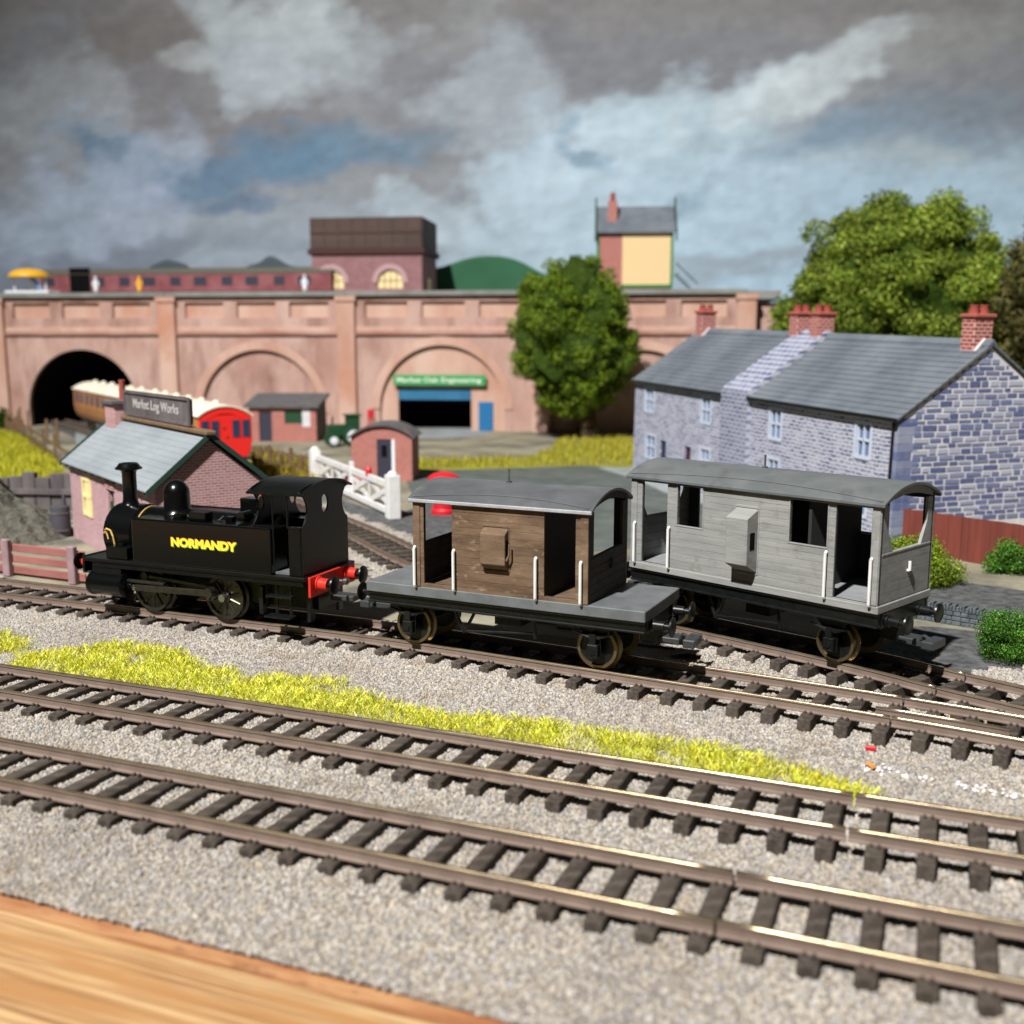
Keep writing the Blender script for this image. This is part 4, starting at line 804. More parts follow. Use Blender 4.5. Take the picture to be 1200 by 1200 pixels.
# things on the viaduct
def water_tower():
    o = empty('water_tower', V_(-22.4, 15, 14.9), R(-7.4), 'brick water tower with a dark brown iron tank on top of the viaduct', 'water tower')
    arc = lambda c, w, z0, h: [(c - w, z0)] + [(c - w*math.cos(math.pi*k/10), h + w*math.sin(math.pi*k/10)) for k in range(11)] + [(c + w, z0)]
    hs = [arc(3.0, 1.6, 1.2, 1.9), arc(-4.6, 1.6, 1.2, 1.9)]
    xz_plate(o, 'wall', 'tower_brick', [(-7.1, 0), (7.1, 0), (7.1, 5.4), (-7.1, 5.4)], hs, 0, .5)
    box('wall', 'tower_brick', o, -7.1, -6.6, .5, 9, 0, 5.4); box('wall', 'tower_brick', o, 6.6, 7.1, .5, 9, 0, 5.4); box('wall', 'tower_brick', o, -6.6, 6.6, 8.5, 9, 0, 5.4)
    for h, c in ((hs[0], 3.0), (hs[1], -4.6)):
        w = MB().prism(h, 'xz', .25, .35).build('window', 'cream', o)
        for k in (-.75, 0, .75): box('glazing_bar', 'tower_brick', w, c + k - .06, c + k + .06, .18, .25, 1.2, 3.0)
        box('glazing_bar', 'tower_brick', w, c - 1.5, c + 1.5, .19, .24, 2.1, 2.2)
        ro = [(c - 2.3*math.cos(math.pi*k/12), 1.9 + 2.3*math.sin(math.pi*k/12)) for k in range(13)]; ri = [(c - 1.65*math.cos(math.pi*k/12), 1.9 + 1.65*math.sin(math.pi*k/12)) for k in range(13)]
        xz_plate(o, 'arch_ring', 'mortar_pink', ro + ri[::-1], [], -.14, .14)
    w = box('window', 'cream', o, 7.1, 7.16, 3.2, 5.2, .8, 2.6)
    box('tank_band', 'tank_band', o, -7.5, 7.5, -.4, 9.4, 5.4, 6.1, .05)
    t = box('tank', 'tank_brown', o, -7.2, 7.2, -.1, 9.1, 6.1, 9.9, .05)
    for k in range(9): box('tank_rib', 'tank_brown', t, -7.1 + k*1.75 - .06, -7.1 + k*1.75 + .06, -.2, -.1, 6.1, 9.85)
    box('tank_rib', 'tank_brown', t, -7.25, 7.25, -.24, -.2, 8.0, 8.12)
M('mortar_pink', srgb(178, 146, 150), .85)
water_tower()
def signal_box():
    o = empty('signal_box', (14.35, 126.5, 14.9), R(-4), 'tall signal box with cream boarded front, slate roof and green trim on the viaduct', 'signal box')
    xz = box('wall', 'red_brick', o, -4.4, -1.6, 0, 5, 0, 7.0); box('cream_panel', 'cream_board', o, -1.6, 4.0, -.02, 5, .8, 7.0)
    box('base', 'red_brick', o, -1.6, 4.0, 0, 5, 0, .8); box('green_rail', 'green_paint', o, -1.7, 4.2, -.15, 0, .75, 1.1)
    for x in (-4.4, 4.1): box('corner_post', 'green_paint', o, x - .15, x + .15, -.15, .15, .2, 7.0)
    rf = MB(); rf.prism([(-.5, 6.9), (2.5, 9.9), (5.5, 6.9), (5.5, 7.15), (2.5, 10.2), (-.5, 7.15)], 'yz', -4.6, 4.4); rf.build('roof', 'slate_grey', o)
    for x in (-4.75, 4.45):
        b = MB(); b.prism([(-.75, 6.5), (2.5, 10.0), (5.7, 6.5), (5.7, 7.1), (2.5, 10.6), (-.75, 7.1)], 'yz', x, x + .2); b.box(x, x + .2, 2.35, 2.65, 10.0, 11.2); b.box(x, x + .2, -.7, -.5, 6.0, 7.4); b.build('bargeboard', 'green_trim', o)
    c = box('chimney', 'chimney_brick', o, -3.3, -2.2, .6, 1.8, 7.2, 10.6, .04); MB().cyl((-2.75, 1.2, 10.6), (-2.75, 1.2, 11.6), .33, .27, 12).build('chimney_pot', 'terracotta', c, 0, 40)
    st = MB()
    for k in range(6): st.box(4.6 + k*.42, 5.05 + k*.42, .5, 2.2, 2.2 - k*.42, 2.3 - k*.42)
    st.tube([(4.6, .5, 3.6), (7.2, .5, 1.2)], .07); st.tube([(4.6, .5, 2.2), (7.2, .5, -.1)], .07); st.build('staircase', 'green_dark', o)
signal_box()
def top_coach():
    o = empty('railway_carriage', V_(-46.6, 14.3, 14.9), R(-7.4), 'dull maroon carriage with olive roof standing on top of the viaduct', 'carriage')
    box('body', 'coach_maroon', o, -19.5, 19.8, 0, 4.2, .9, 3.2, .05); box('underframe', 'black_plastic', o, -19, 19.5, .4, 3.8, .1, .9)
    rf, z = arc_roof(-19.6, 19.9, 2.2, 3.2, 4.0, .1, 12); r = rf.build('roof', 'coach_roof_olive', o, 0, 35); r.location = (0, 2.1, 0)
    box('gangway', 'dark_void', o, 19.8, 20.4, 1.0, 3.2, .8, 4.0); box('gangway', 'dark_void', o, -15.2, -12.4, -.05, 0, .9, 4.0)
    for k in range(11):
        x = -18.2 + k*3.45
        if k == 1: continue
        w = box('window', 'door_dark', o, x - .85, x + .85, -.03, .05, 1.65, 2.75); box('window_frame', 'coach_maroon', w, x - .95, x + .95, -.02, -.005, 1.55, 1.65)
    for k in range(6): box('door', 'coach_maroon', o, -16.3 + k*6.9, -15.3 + k*6.9, -.04, 0, .95, 3.1)
top_coach()
def kiosk():
    o = empty('kiosk', V_(-62.4, 6.0, 14.9), R(-7.4), 'small kiosk with domed yellow canopy at the far end of the viaduct top', 'kiosk')
    box('base', 'white_trim', o, -3.2, 2.6, -.4, 2.4, 0, .75, .1); box('skirt', 'rail_pink', o, -3.3, 2.7, -.5, -.41, 0, .22)
    for x in (-2.6, -.6, 1.5): MB().cyl((x, 1, .7), (x, 1, 2.6), .12, n=8).build('post', 'white_trim', o)
    MB().lathe((-.6, 1, 2.4), (0, 0, 1), [(2.4, 0), (2.35, .3), (1.9, .7), (1.2, .95), (.4, 1.05), (.02, 1.07)], 24).build('canopy', 'yellow_roof', o, 0, 50)
    b = MB(); b.add([(-.2, .3, 2.3), (.4, .3, 2.4), (1.6, .3, .9), (1.1, .3, .75)], [(0, 1, 2, 3)]); b.build('banner', 'glass_blue', o)
kiosk()
def person(loc, label, top, legs, rz=0):
    """one continuous little figure: rings lofted from feet to head, arms at the sides"""
    o = empty('person', loc, rz, label, 'figure', 'figures on the viaduct')
    b = MB(); n = 10
    for s in (-1, 1):
        b.lathe((s*.13, 0, 0), (0, 0, 1), [(.10, 0), (.085, .15), (.10, .5), (.13, .95)], n); b.tube([(s*.27, 0, 1.5), (s*.34, -.02, 1.15), (s*.30, -.12, .9)], .07, 8)
    lg = b
    b2 = MB(); b2.lathe((0, 0, 0), (0, 0, 1), [(.24, .85), (.23, 1.05), (.28, 1.45), (.22, 1.6), (.09, 1.66), (.09, 1.72), (.15, 1.8), (.16, 1.92), (.1, 2.03), (.02, 2.06)], 14)
    b.v += []; o2 = b.add(b2.v, b2.f).build('body', top, o, 0, 50)
    MB().lathe((0, 0, 0), (0, 0, 1), [(.25, .35), (.245, .9), (.2, .95)], 12).build('coat', legs, o, 0, 50)
person(V_(-51.6, 1.9, 15.0), 'tiny figure in white nearest the yellow canopied kiosk', 'white_trim', 'white_trim')
person(V_(-46.2, 1.9, 15.0), 'tiny figure in a yellow coat before the maroon carriage', 'yellow_roof', 'yellow_roof')
person(V_(-26.2, 1.9, 15.0), 'tiny figure in white between the maroon carriage end and the water tower', 'white_trim', 'white_trim')

# ---------------------------------------------------------------- coaches on the tunnel line
def coach(k, label, red):
    P0 = Vector((-19.7, 74.2, 0)); i0 = min(range(len(cD)), key=lambda i: (cD[i] - P0).length)
    path = cD[:i0 + 1][::-1]; pts = resample(path, 1.0); a = pts[min(int(k), len(pts) - 1)][0]; b = pts[min(int(k) + 25, len(pts) - 1)][0]; d = (b - a).normalized()
    o = empty('railway_carriage', a + Vector((0, 0, .3)), math.atan2(d.y, d.x), label, 'carriage', 'carriages leaving the tunnel')
    L = 25.5; hw = 1.85; prof = [(-hw*.80, 1.15), (-hw*.94, 1.7), (-hw, 2.4), (-hw*.98, 4.15), (hw*.98, 4.15), (hw, 2.4), (hw*.94, 1.7), (hw*.80, 1.15)]
    MB().prism(prof, 'yz', .12, L).build('body', 'teak', o, .05)
    MB().prism([(p*.995, q) for p, q in prof], 'yz', -.1, .12).build('end_panel', 'coach_red' if red else 'teak', o, .05)
    rf, z = arc_roof(-.2, L + .1, hw + .12, 4.12, 4.85, .1, 18); r = rf.build('roof', 'cream_roof', o, 0, 35)
    rr = arc_roof(-.12, .12, hw, 4.0, 4.76, .5, 18)[0].build('end_arch', 'coach_red' if red else 'teak', o)
    for j in range(6): MB().lathe((2.2 + j*4.1, 0, 4.8), (0, 0, 1), [(.26, 0), (.27, .16), (.16, .28), (.02, .3)], 12).build('roof_vent', 'cream_roof', r, 0, 45)
    for j in range(9):
        for s in (-1, 1):
            x = 1.6 + j*2.65; y0, y1 = sorted((s*hw*.985, s*(hw + .02))); w = box('window', 'window_dark', o, x, x + 1.5, y0, y1, 2.75, 3.75); red and box('waist_panel', 'cream_board', o, x - .4, x + 1.9, y0, y1, 1.75, 2.55)
    if red:
        for y in (-1.42, -.72, .72, 1.42):
            w = box('end_window', 'window_dark', o, -.13, -.09, y - .24, y + .24, 2.6, 3.8); box('window_frame', 'red_dull', w, -.15, -.13, y - .28, y - .25, 2.56, 3.84)
        MB().cyl((-.16, .15, 3.35), (-.1, .15, 3.35), .1, n=10).cyl((-.16, -.05, 2.7), (-.1, -.05, 2.7), .1, n=10).build('lamp_bracket', 'red_dull', o)
    for s in (-1, 1): buffer(o, -.1, s*.98, 1.0, -1, 'black_plastic', 'black_plastic', .3, .6, .15)
    box('underframe', 'black_plastic', o, .1, L - .1, -1.2, 1.2, .7, 1.15)
    for x in (2.6, 4.8, 20.4, 22.8):
        for s in (-1, 1): wheel(o, x, .6, s, 'black_plastic', 'dark_steel', 20)
coach(0, 'teak carriage with bright red end and cream roof behind the brick shed', True)
coach(26, 'teak carriage with cream roof half inside the tunnel mouth', False)

# ---------------------------------------------------------------- brick shed by the engine
M('sign_grey', srgb(176, 174, 172), .8)
def shed():
    rz = R(35.9); o = empty('brick_shed', (-14.6, 43.2, -.5), rz, 'pink brick shed with blue grey slate roof and ridge name board, behind the engine', 'shed')
    Wd, Ln, E_, Rg = 4.72, 13.8, 4.1, 6.0
    # x across the gable, y along the ridge
    def yzp(name, mat, outer, holes, x0, t):
        v, f = plate(outer, holes, t); b = MB(); b.add([(x0 + t/2 + c, a, d) for a, d, c in v], f); return b.build(name, mat, o)
    yzp('wall', 'shed_side', [(0, 0), (Ln, 0), (Ln, E_), (0, E_)], [[(9.8, 1.55), (11.4, 1.55), (11.4, 3.35), (9.8, 3.35)], [(6.05, .02), (6.95, .02), (6.95, 3.3), (6.05, 3.3)]], 0, .2)
    box('wall', 'shed_side', o, Wd - .2, Wd, 0, Ln, 0, E_)
    for y in (0, Ln - .2):
        v = MB().prism([(.2, 0), (Wd - .2, 0), (Wd - .2, E_), (Wd - .25, E_ + .05), (Wd/2, Rg - .1), (.25, E_ + .05), (.2, E_)], 'xz', y + .002, y + .2).build('gable_wall', 'shed_gable', o)
    w = box('window', 'glass_blue', o, .1, .12, 9.8, 11.4, 1.55, 3.35); fr = MB()
    for y in (9.8, 10.55, 11.25): fr.box(-.06, .1, y, y + .16, 1.5, 3.4)
    for z in (1.5, 2.4, 3.25): fr.box(-.058, .098, 9.8, 11.4, z, z + .15)
    fr.build('window_frame', 'cream', w); box('window_panel', 'cream', w, -.02, .095, 9.96, 10.55, 1.65, 3.25)
    d = box('door', 'green_dark', o, .08, .14, 6.05, 6.95, .02, 2.7); box('lintel', 'shed_gable', o, -.08, .05, 5.8, 7.2, 3.3, 3.6)
    # slate courses
    sl = math.atan2(Rg - E_, Wd/2); n = 11; Ls = (Wd/2 + .35)/math.cos(sl); cl = Ls/n
    for sd in (0, 1):
        for k in range(n):
            u0 = -.35/math.cos(sl) + k*cl; u1 = u0 + cl*1.18
            p = []
            for u, off in ((u0, .065), (u1, .04), (u1, .01), (u0, .01)):
                x = u*math.cos(sl); z = E_ + u*math.sin(sl) + off + .06; p.append((x if sd == 0 else Wd - x, z))
            MB().prism(p, 'xz', -.12, Ln + .12).build('slate_course', 'slate_pale', o)
    for y in (-.2, Ln + .12):
        pts = [(-.42, E_ - .38), (Wd/2, Rg + .02), (Wd + .42, E_ - .38), (Wd + .42, E_ - .12), (Wd/2, Rg + .28), (-.42, E_ - .12)]
        MB().prism(pts, 'xz', y, y + .08).build('bargeboard', 'green_trim', o)
    for k in range(12): box('rafter_end', 'green_dark', o, -.32, 0, .5 + k*1.15, .64 + k*1.15, E_ - .34, E_ - .16)
    box('ridge_board', 'fence_wood', o, Wd/2 - .24, Wd/2 + .24, -.3, Ln + .3, Rg + .12, Rg + .32, .05)
    c = box('chimney', 'shed_gable', o, Wd/2 - .55, Wd/2 + .65, Ln - 2.0, Ln - .4, Rg - .6, Rg + .85, .03); box('chimney_cap', 'timber_dark', c, Wd/2 - .7, Wd/2 + .8, Ln - 2.15, Ln - .25, Rg + .85, Rg + 1.05, .03)
    MB().lathe((Wd/2 + .1, Ln - 1.4, Rg + 1.05), (0, 0, 1), [(.17, 0), (.15, .9), (.17, 1.0), (.12, 1.02)], 12).build('chimney_pot', 'terracotta', c, 0, 40)
    sg = box('name_board', 'timber_dark', o, Wd/2 - .12, Wd/2 + .04, 1.9, 11.2, Rg + .45, Rg + 1.55, .03)
    b = MB(); x = Wd/2 - .14
    b.box(x - .05, x + .03, 1.8, 11.3, Rg + 1.48, Rg + 1.62); b.box(x - .05, x + .03, 1.8, 11.3, Rg + .38, Rg + .51); b.box(x - .05, x + .03, 1.8, 1.94, Rg + .51, Rg + 1.48); b.box(x - .05, x + .03, 11.16, 11.3, Rg + .51, Rg + 1.48); b.build('board_frame', 'timber_dark', sg)
    text('lettering', 'Market Log Works', .62, 'sign_grey', sg, (x + .012, 6.6, Rg + 1.0), (R(90), 0, R(-90)), .006, .01, 'CENTER', 6.6)
    for y in (3.2, 8.6): box('sign_post', 'timber_dark', o, Wd/2 - .1, Wd/2 + .12, y, y + .32, Rg + .2, Rg + .45, .02)
shed()

# ---------------------------------------------------------------- pair of cottages
CO = Vector((18.73, 52, -.25)); CRZ = R(19.6); CRX = R(1.83)
CM = Matrix.Translation(CO) @ Matrix.Rotation(CRZ, 4, 'Z') @ Matrix.Rotation(CRX, 4, 'X')
M('cottage_quoin_blue', srgb(92, 106, 158), .8, inst=[srgb(86, 98, 142), srgb(104, 114, 152), srgb(124, 132, 162), srgb(96, 106, 146), srgb(140, 146, 168)], col2=srgb(150, 156, 176), nscale=2.4, lim=(.5, .8))
M('gable_stone', srgb(92, 106, 158), .8, inst=[srgb(*c) for c in ((84, 96, 142), (106, 117, 156), (130, 139, 172), (94, 105, 144), (150, 158, 184), (114, 123, 156), (78, 90, 138), (138, 146, 172), (168, 174, 192), (102, 114, 158))], col2=srgb(158, 162, 176), nscale=3, lim=(.52, .8))
def cottage(label, y0, y1, wins, doors, chim, gable):
    o = empty('cottage', (0, 0, 0), 0, label, 'cottage', 'pair of stone cottages'); o.matrix_world = CM @ Matrix.Translation((0, y0, 0)); Ln = y1 - y0
    Dp, E_, Rg = 10.4, 6.1, 9.55
    hs = [[(a, c), (b, c), (b, d), (a, d)] for a, b, c, d in wins + [q[:4] for q in doors]]
    v, f = plate([(0, -1), (Ln, -1), (Ln, E_), (0, E_)], hs, .3); b = MB(); b.add([(.15 + c, a, d) for a, d, c in v], f); b.build('front_wall', 'cottage_side', o)
    box('rear_wall', 'cottage_side', o, Dp - .3, Dp, 0, Ln, -1, E_)
    for y in (0, Ln - .3): MB().prism([(.3, -1), (Dp - .3, -1), (Dp - .3, E_), (Dp/2, Rg - .05), (.3, E_)], 'xz', y + .002, y + .3).build('gable_wall', 'cottage_gable', o)
    for a, b_, c, d in wins:
        w = box('window', 'pane_pale', o, .14, .18, a, b_, c, d); fr = MB(); t = .14
        fr.box(-.03, .2, a - .16, a, c - .16, d + .16); fr.box(-.03, .2, b_, b_ + .16, c - .16, d + .16); fr.box(-.06, .2, a, b_, c - .18, c); fr.box(-.03, .2, a, b_, d, d + .16); fr.box(.02, .14, a, b_, (c + d)/2 - .06, (c + d)/2 + .06); fr.box(.02, .14, (a + b_)/2 - .05, (a + b_)/2 + .05, c, d)
        fr.box(.03, .14, a, a + .1, c, d); fr.box(.03, .14, b_ - .1, b_, c, d); fr.build('window_frame', 'trim_pale', w)
    for a, b_, c, d, m in doors:
        q = box('door', m, o, .16, .22, a, b_, c, d); box('handle', 'steel', q, .1, .16, a + .12, a + .2, (c + d)/2, (c + d)/2 + .12)
    sl = math.atan2(Rg - E_, Dp/2); n = 15; Ls = (Dp/2 + .3)/math.cos(sl); cl = Ls/n; g0 = -.16 if gable else 0
    for sd in (0, 1):
        for k in range(n):
            u0 = -.3/math.cos(sl) + k*cl; u1 = u0 + cl*1.2; p = []
            for u, off in ((u0, .15), (u1, .07), (u1, .01), (u0, .01)):
                x = u*math.cos(sl); z = E_ + u*math.sin(sl) + off; p.append((x if sd == 0 else Dp - x, z))
            MB().prism(p, 'xz', g0, Ln + (0 if gable else .16)).build('slate_course', 'slate_grey', o)
    MB().prism([(Dp/2 - .3, Rg - .02), (Dp/2, Rg + .3), (Dp/2 + .3, Rg - .02)], 'xz', g0, Ln).build('ridge_tiles', 'slate_grey', o)
    MB().cyl((-.3, g0, E_ - .12), (-.3, Ln, E_ - .12), .1, n=8).build('gutter', 'black_plastic', o)
    for yc in chim:
        c = box('chimney', 'chimney_brick', o, Dp/2 - .62, Dp/2 + .55, yc - .45, yc + .45, Rg - .7, Rg + 1.35, .03)
        box('chimney_cap', 'chimney_cap', c, Dp/2 - .72, Dp/2 + .65, yc - .55, yc + .55, Rg + 1.35, Rg + 1.54, .04)
        for x in (-.34, .27): MB().lathe((Dp/2 + x, yc, Rg + 1.54), (0, 0, 1), [(.27, 0), (.21, .34), (.25, .42), (.18, .44)], 12).build('chimney_pot', 'terracotta', c, 0, 40)
        MB().prism([(Dp/2 - 1.05, Rg - .75), (Dp/2, Rg + .34), (Dp/2 + .95, Rg - .75)], 'xz', yc - .6, yc - .45).build('flashing', 'mortar_pale', c)
    if gable:
        gw = [c for c in o.children if c.name.startswith('gable_wall')][0]; gw.data.materials[0] = MATS['mortar_pale']; gm = bpy.data.meshes.new('stone'); q = MB().box(0, 1, -.03, .02, 0, 1); gm.from_pydata(q.v, [], q.f); gm.materials.append(MATS['gable_stone'])
        rnd = random.Random(5); z = .75
        while z < Rg - .3:
            hh = rnd.uniform(.24, .36); lo = max(.95, (z + hh - E_)/(Rg - E_)*Dp/2 + .12 if z + hh > E_ else 0); hi = min(9.9, Dp - lo + (.9 if lo == .95 else 0)); x = lo
            while x < hi - .12:
                ww = min(rnd.uniform(.45, 1.05), hi - x); s_ = bpy.data.objects.new('stone', gm); COL.objects.link(s_); s_.parent = gw; s_.location = (x, rnd.uniform(-.012, .004), z + rnd.uniform(-.01, .01)); s_.scale = (max(.1, ww - rnd.uniform(.09, .16)), 1, hh - rnd.uniform(.09, .14)); s_.rotation_euler = (0, rnd.uniform(-.03, .03), 0); x += ww
            z += hh
        for k in range(17):      # corner stones
            L_ = 1.35 if k % 2 else .95; box('quoin', 'cottage_quoin_blue', o, -.015, L_ + random.uniform(-.15, .15), -.02, .29, -1 + k*.415, -1 + k*.415 + .40, .01)
        MB().tube([(-.12, .25, E_ - .2), (-.12, .25, -1)], .07, 8).build('downpipe', 'black_plastic', o)
        for s in (0, 1):
            p = [(-.2, E_ - .25), (Dp/2, Rg - .02), (Dp/2, Rg + .16), (-.2, E_ - .06)]; p = [(x if s == 0 else Dp - x, z) for x, z in p]; MB().prism(p, 'xz', -.1, -.02).build('verge', 'coping_grey', o)
    return o
rc = cottage('grey blue stone cottage showing its gable end, nearest the red fence', 0, 13.2, [(10.0, 11.1, 3.9, 5.5), (2.05, 3.15, 3.9, 5.5), (10.0, 11.1, .9, 2.6), (2.05, 3.15, .9, 2.6)], [(5.8, 7.0, -.6, 2.4, 'door_navy')], [1.0], True)
lc = cottage('grey blue stone cottage farther up the row, beyond the party wall', 16.3, 28.9, [(1.7, 2.8, 4.0, 5.55), (9.7, 10.9, 4.0, 5.55), (1.6, 2.7, .7, 2.2), (9.2, 10.6, .7, 2.2)], [(4.0, 4.9, -.6, 2.1, 'door_maroon'), (7.5, 8.5, -.6, 2.1, 'door_navy')], [-.2, 11.8], False)
pw = MB(); pw.prism([(-.25, -1), (10.6, -1), (10.6, 6.35), (5.2, 10.0), (-.25, 6.35)], 'xz', -3.1, -.002); pwo = pw.build('party_wall', 'cottage_quoin', lc)
c = box('chimney', 'chimney_brick', rc, 4.58, 5.75, 13.45, 14.35, 9.2, 10.9, .03); box('chimney_cap', 'chimney_cap', c, 4.48, 5.85, 13.35, 14.45, 10.9, 11.09, .04)
for x in (4.86, 5.47): MB().lathe((x, 13.9, 11.09), (0, 0, 1), [(.27, 0), (.21, .34), (.25, .42), (.18, .44)], 12).build('chimney_pot', 'terracotta', c, 0, 40)

# ---------------------------------------------------------------- hut, lean-to, gate and yard things
def hut():
    o = empty('lineside_hut', (-9.4, 76.6, -.5), R(-3), 'small red brick hut with arched grey roof behind the white gate', 'hut')
    hw = 2.2; E_ = 3.25; cr = 4.0
    arc = [(hw*math.cos(math.pi*k/14), E_ + (cr - E_)*math.sin(math.pi*k/14)) for k in range(15)]
    xz_plate(o, 'front_wall', 'red_brick', [(-hw, 0), (-.35, 0), (-.35, 3.05), (.95, 3.05), (.95, 0), (hw, 0)] + arc, [], 0, .2)
    box('side_wall', 'red_brick_side', o, -hw, -hw + .2, .2, 3.4, 0, E_); box('side_wall', 'red_brick_side', o, hw - .2, hw, .2, 3.4, 0, E_); box('rear_wall', 'red_brick', o, -hw, hw, 3.4, 3.6, 0, E_)
    box('side_window', 'green_paint', o, -hw - .05, -hw, 1.2, 2.3, 1.4, 3.0)
    rf, z = arc_roof(0, 4.2, hw + .22, E_ - .06, cr + .14, .13, 16); r = rf.build('roof', 'felt_dark', o, 0, 40); r.rotation_euler = (0, 0, R(90)); r.location = (0, -.25, 0)
    d = box('door', 'door_dark', o, -.35, .72, .06, .14, 0, 3.05); box('door_window', 'dark_void', d, -.02, .38, .04, .06, 1.75, 2.6); box('door_frame', 'white_trim', o, .72, .95, .02, .16, 0, 3.05)
hut()
def lean_to():
    o = empty('brick_lean_to', (-22.9, 107.5, -.5), R(-2), 'low red brick lean-to with green window standing against the viaduct', 'lean-to')
    xz_plate(o, 'front_wall', 'red_brick', [(-3.6, 0), (3.2, 0), (3.2, 3.5), (-3.6, 3.5)], [[(.0, 1.8), (1.8, 1.8), (1.8, 3.1), (0, 3.1)], [(-2.6, .02), (-1.3, .02), (-1.3, 3.0), (-2.6, 3.0)]], 0, .2)
    MB().prism([(.2, 0), (5, 0), (5, 4.4), (.2, 3.5)], 'yz', 3.0, 3.2).build('side_wall', 'timber_dark', o); MB().prism([(.2, 0), (5, 0), (5, 4.4), (.2, 3.5)], 'yz', -3.6, -3.4).build('side_wall', 'red_brick_side', o)
    box('window', 'green_dark', o, 0, 1.8, .1, .15, 1.8, 3.1); box('door', 'door_dark', o, -2.6, -1.3, .1, .15, 0, 3.0); box('render_patch', 'mortar_pale', o, 1.8, 2.6, -.02, 0, 1.5, 3.4)
    MB().prism([(-.4, 3.42), (5.2, 4.42), (5.2, 4.65), (-.4, 3.68)], 'yz', -4.0, 3.6).build('roof', 'felt_dark', o)
lean_to()
def tractor():
    o = empty('tractor', (-16.3, 103, -.5), R(20), 'small dark green tractor with pale wheel hub beside the lean-to', 'tractor')
    box('bonnet', 'green_dark', o, -1.6, .3, -.55, .55, 1.0, 2.1, .1); box('cab', 'green_dark', o, .3, 1.5, -.7, .7, .9, 2.9, .08); box('cab_roof', 'green_dark', o, .1, 1.7, -.85, .85, 2.9, 3.05, .04)
    box('seat_back', 'black_plastic', o, .9, 1.1, -.4, .4, 1.6, 2.2)
    for x, r in ((-1.1, .62), (.8, .98)):
        for s in (-1, 1):
            w = MB().lathe((x, s*.75, r), (0, s, 0), [(r, 0), (r, .38), (r*.72, .42), (r*.7, .3)], 22).build('wheel', 'green_dark', o, 0, 40); MB().lathe((x, s*.75, r), (0, s, 0), [(r*.66, .3), (r*.6, .42), (r*.2, .46), (.02, .47)], 18).build('hub', 'white_trim', w, 0, 40)
    MB().cyl((-1.0, .2, 2.1), (-1.0, .2, 2.8), .09, n=8).build('exhaust', 'black_plastic', o)
tractor()
def pump():
    o = empty('fuel_pump', (-15.3, 116.3, -.5), 0, 'narrow red fuel pump against the viaduct pier', 'pump')
    box('base', 'tank_red', o, -.55, .55, -.3, .3, 0, 1.1, .05); box('body', 'rail_pink', o, -.4, .4, -.25, .25, 1.1, 1.7); box('head', 'tank_red', o, -.4, .3, -.3, .3, 1.7, 2.7, .06)
pump()
def red_tank():
    o = empty('water_tank', (-4.0, 61.9, -.62), 0, 'red round tank with a wide domed lid, behind the brown van', 'tank')
    MB().lathe((0, 0, 0), (0, 0, 1), [(.55, 0), (.75, .1), (.75, .35), (.62, .5), (.62, 1.9), (.72, 2.0)], 28).build('body', 'tank_red', o, 0, 35)
    MB().lathe((0, 0, 0), (0, 0, 1), [(.6, 1.95), (.93, 2.0), (.96, 2.15), (.86, 2.35), (.55, 2.52), (.2, 2.6), (.02, 2.62)], 28).build('lid', 'tank_red', o, 0, 45)
    for k in range(4): MB().lathe((0, 0, .55 + k*.4), (0, 0, 1), [(.62, 0), (.65, .02), (.65, .06), (.62, .08)], 28).build('hoop', 'tank_red', o, 0, 45)
red_tank()
def gate():
    a = Vector((-14.1, 76, -.5)); b = Vector((-6.8, 60.2, -.5)); d = b - a; L = d.length
    o = empty('crossing_gate', a, math.atan2(d.y, d.x), 'white lattice level crossing gate with red disc, beside the brick hut', 'gate')
    for x, h in ((0, 2.35), (L, 2.5)):
        p = box('gate_post', 'white_paint', o, x - .36, x + .36, -.36, .36, 0, h, .03); MB().lathe((x, 0, h), (0, 0, 1), [(.3, 0), (.3, .08), (.18, .2), (.02, .25)], 12).build('post_cap', 'white_paint', p, 0, 40)
    box('gate_post', 'white_paint', o, L*.53 - .16, L*.53 + .16, -.14, .14, .4, 2.45, .03)
    box('top_rail', 'white_paint', o, .24, L - .24, -.12, .12, 1.68, 2.06, .02); box('bottom_rail', 'white_paint', o, .24, L - .24, -.12, .12, .15, .5, .02)
    n = 4; w = (L - .6)/n
    for k in range(n):
        x0 = .3 + k*w
        for p, q, y in (((x0, .45), (x0 + w, 1.75), -.03), ((x0, 1.75), (x0 + w, .45), .03)):
            dd = Vector((q[0] - p[0], 0, q[1] - p[1])); nn = Vector((-dd.z, 0, dd.x)).normalized()*.16; P = Vector((p[0], y, p[1])); Q = Vector((q[0], y, q[1])); t = Vector((0, .028, 0))
            MB().add([P - nn - t, Q - nn - t, Q + nn - t, P + nn - t, P - nn + t, Q - nn + t, Q + nn + t, P + nn + t], [(0, 1, 2, 3), (7, 6, 5, 4), (0, 4, 5, 1), (1, 5, 6, 2), (2, 6, 7, 3), (3, 7, 4, 0)]).build('brace', 'white_paint', o)
        if k: box('upright', 'white_paint', o, x0 - .06, x0 + .06, -.06, .06, .45, 1.75)
    MB().cyl((L*.45, .10, 1.2), (L*.45, .16, 1.2), .62, n=24).build('red_disc', 'tank_red', o); MB().lathe((L*.74, 0, 1.98), (0, 0, 1), [(.2, 0), (.2, .35), (.1, .5), (.02, .52)], 12).build('gate_lamp', 'tank_red', o)
gate()
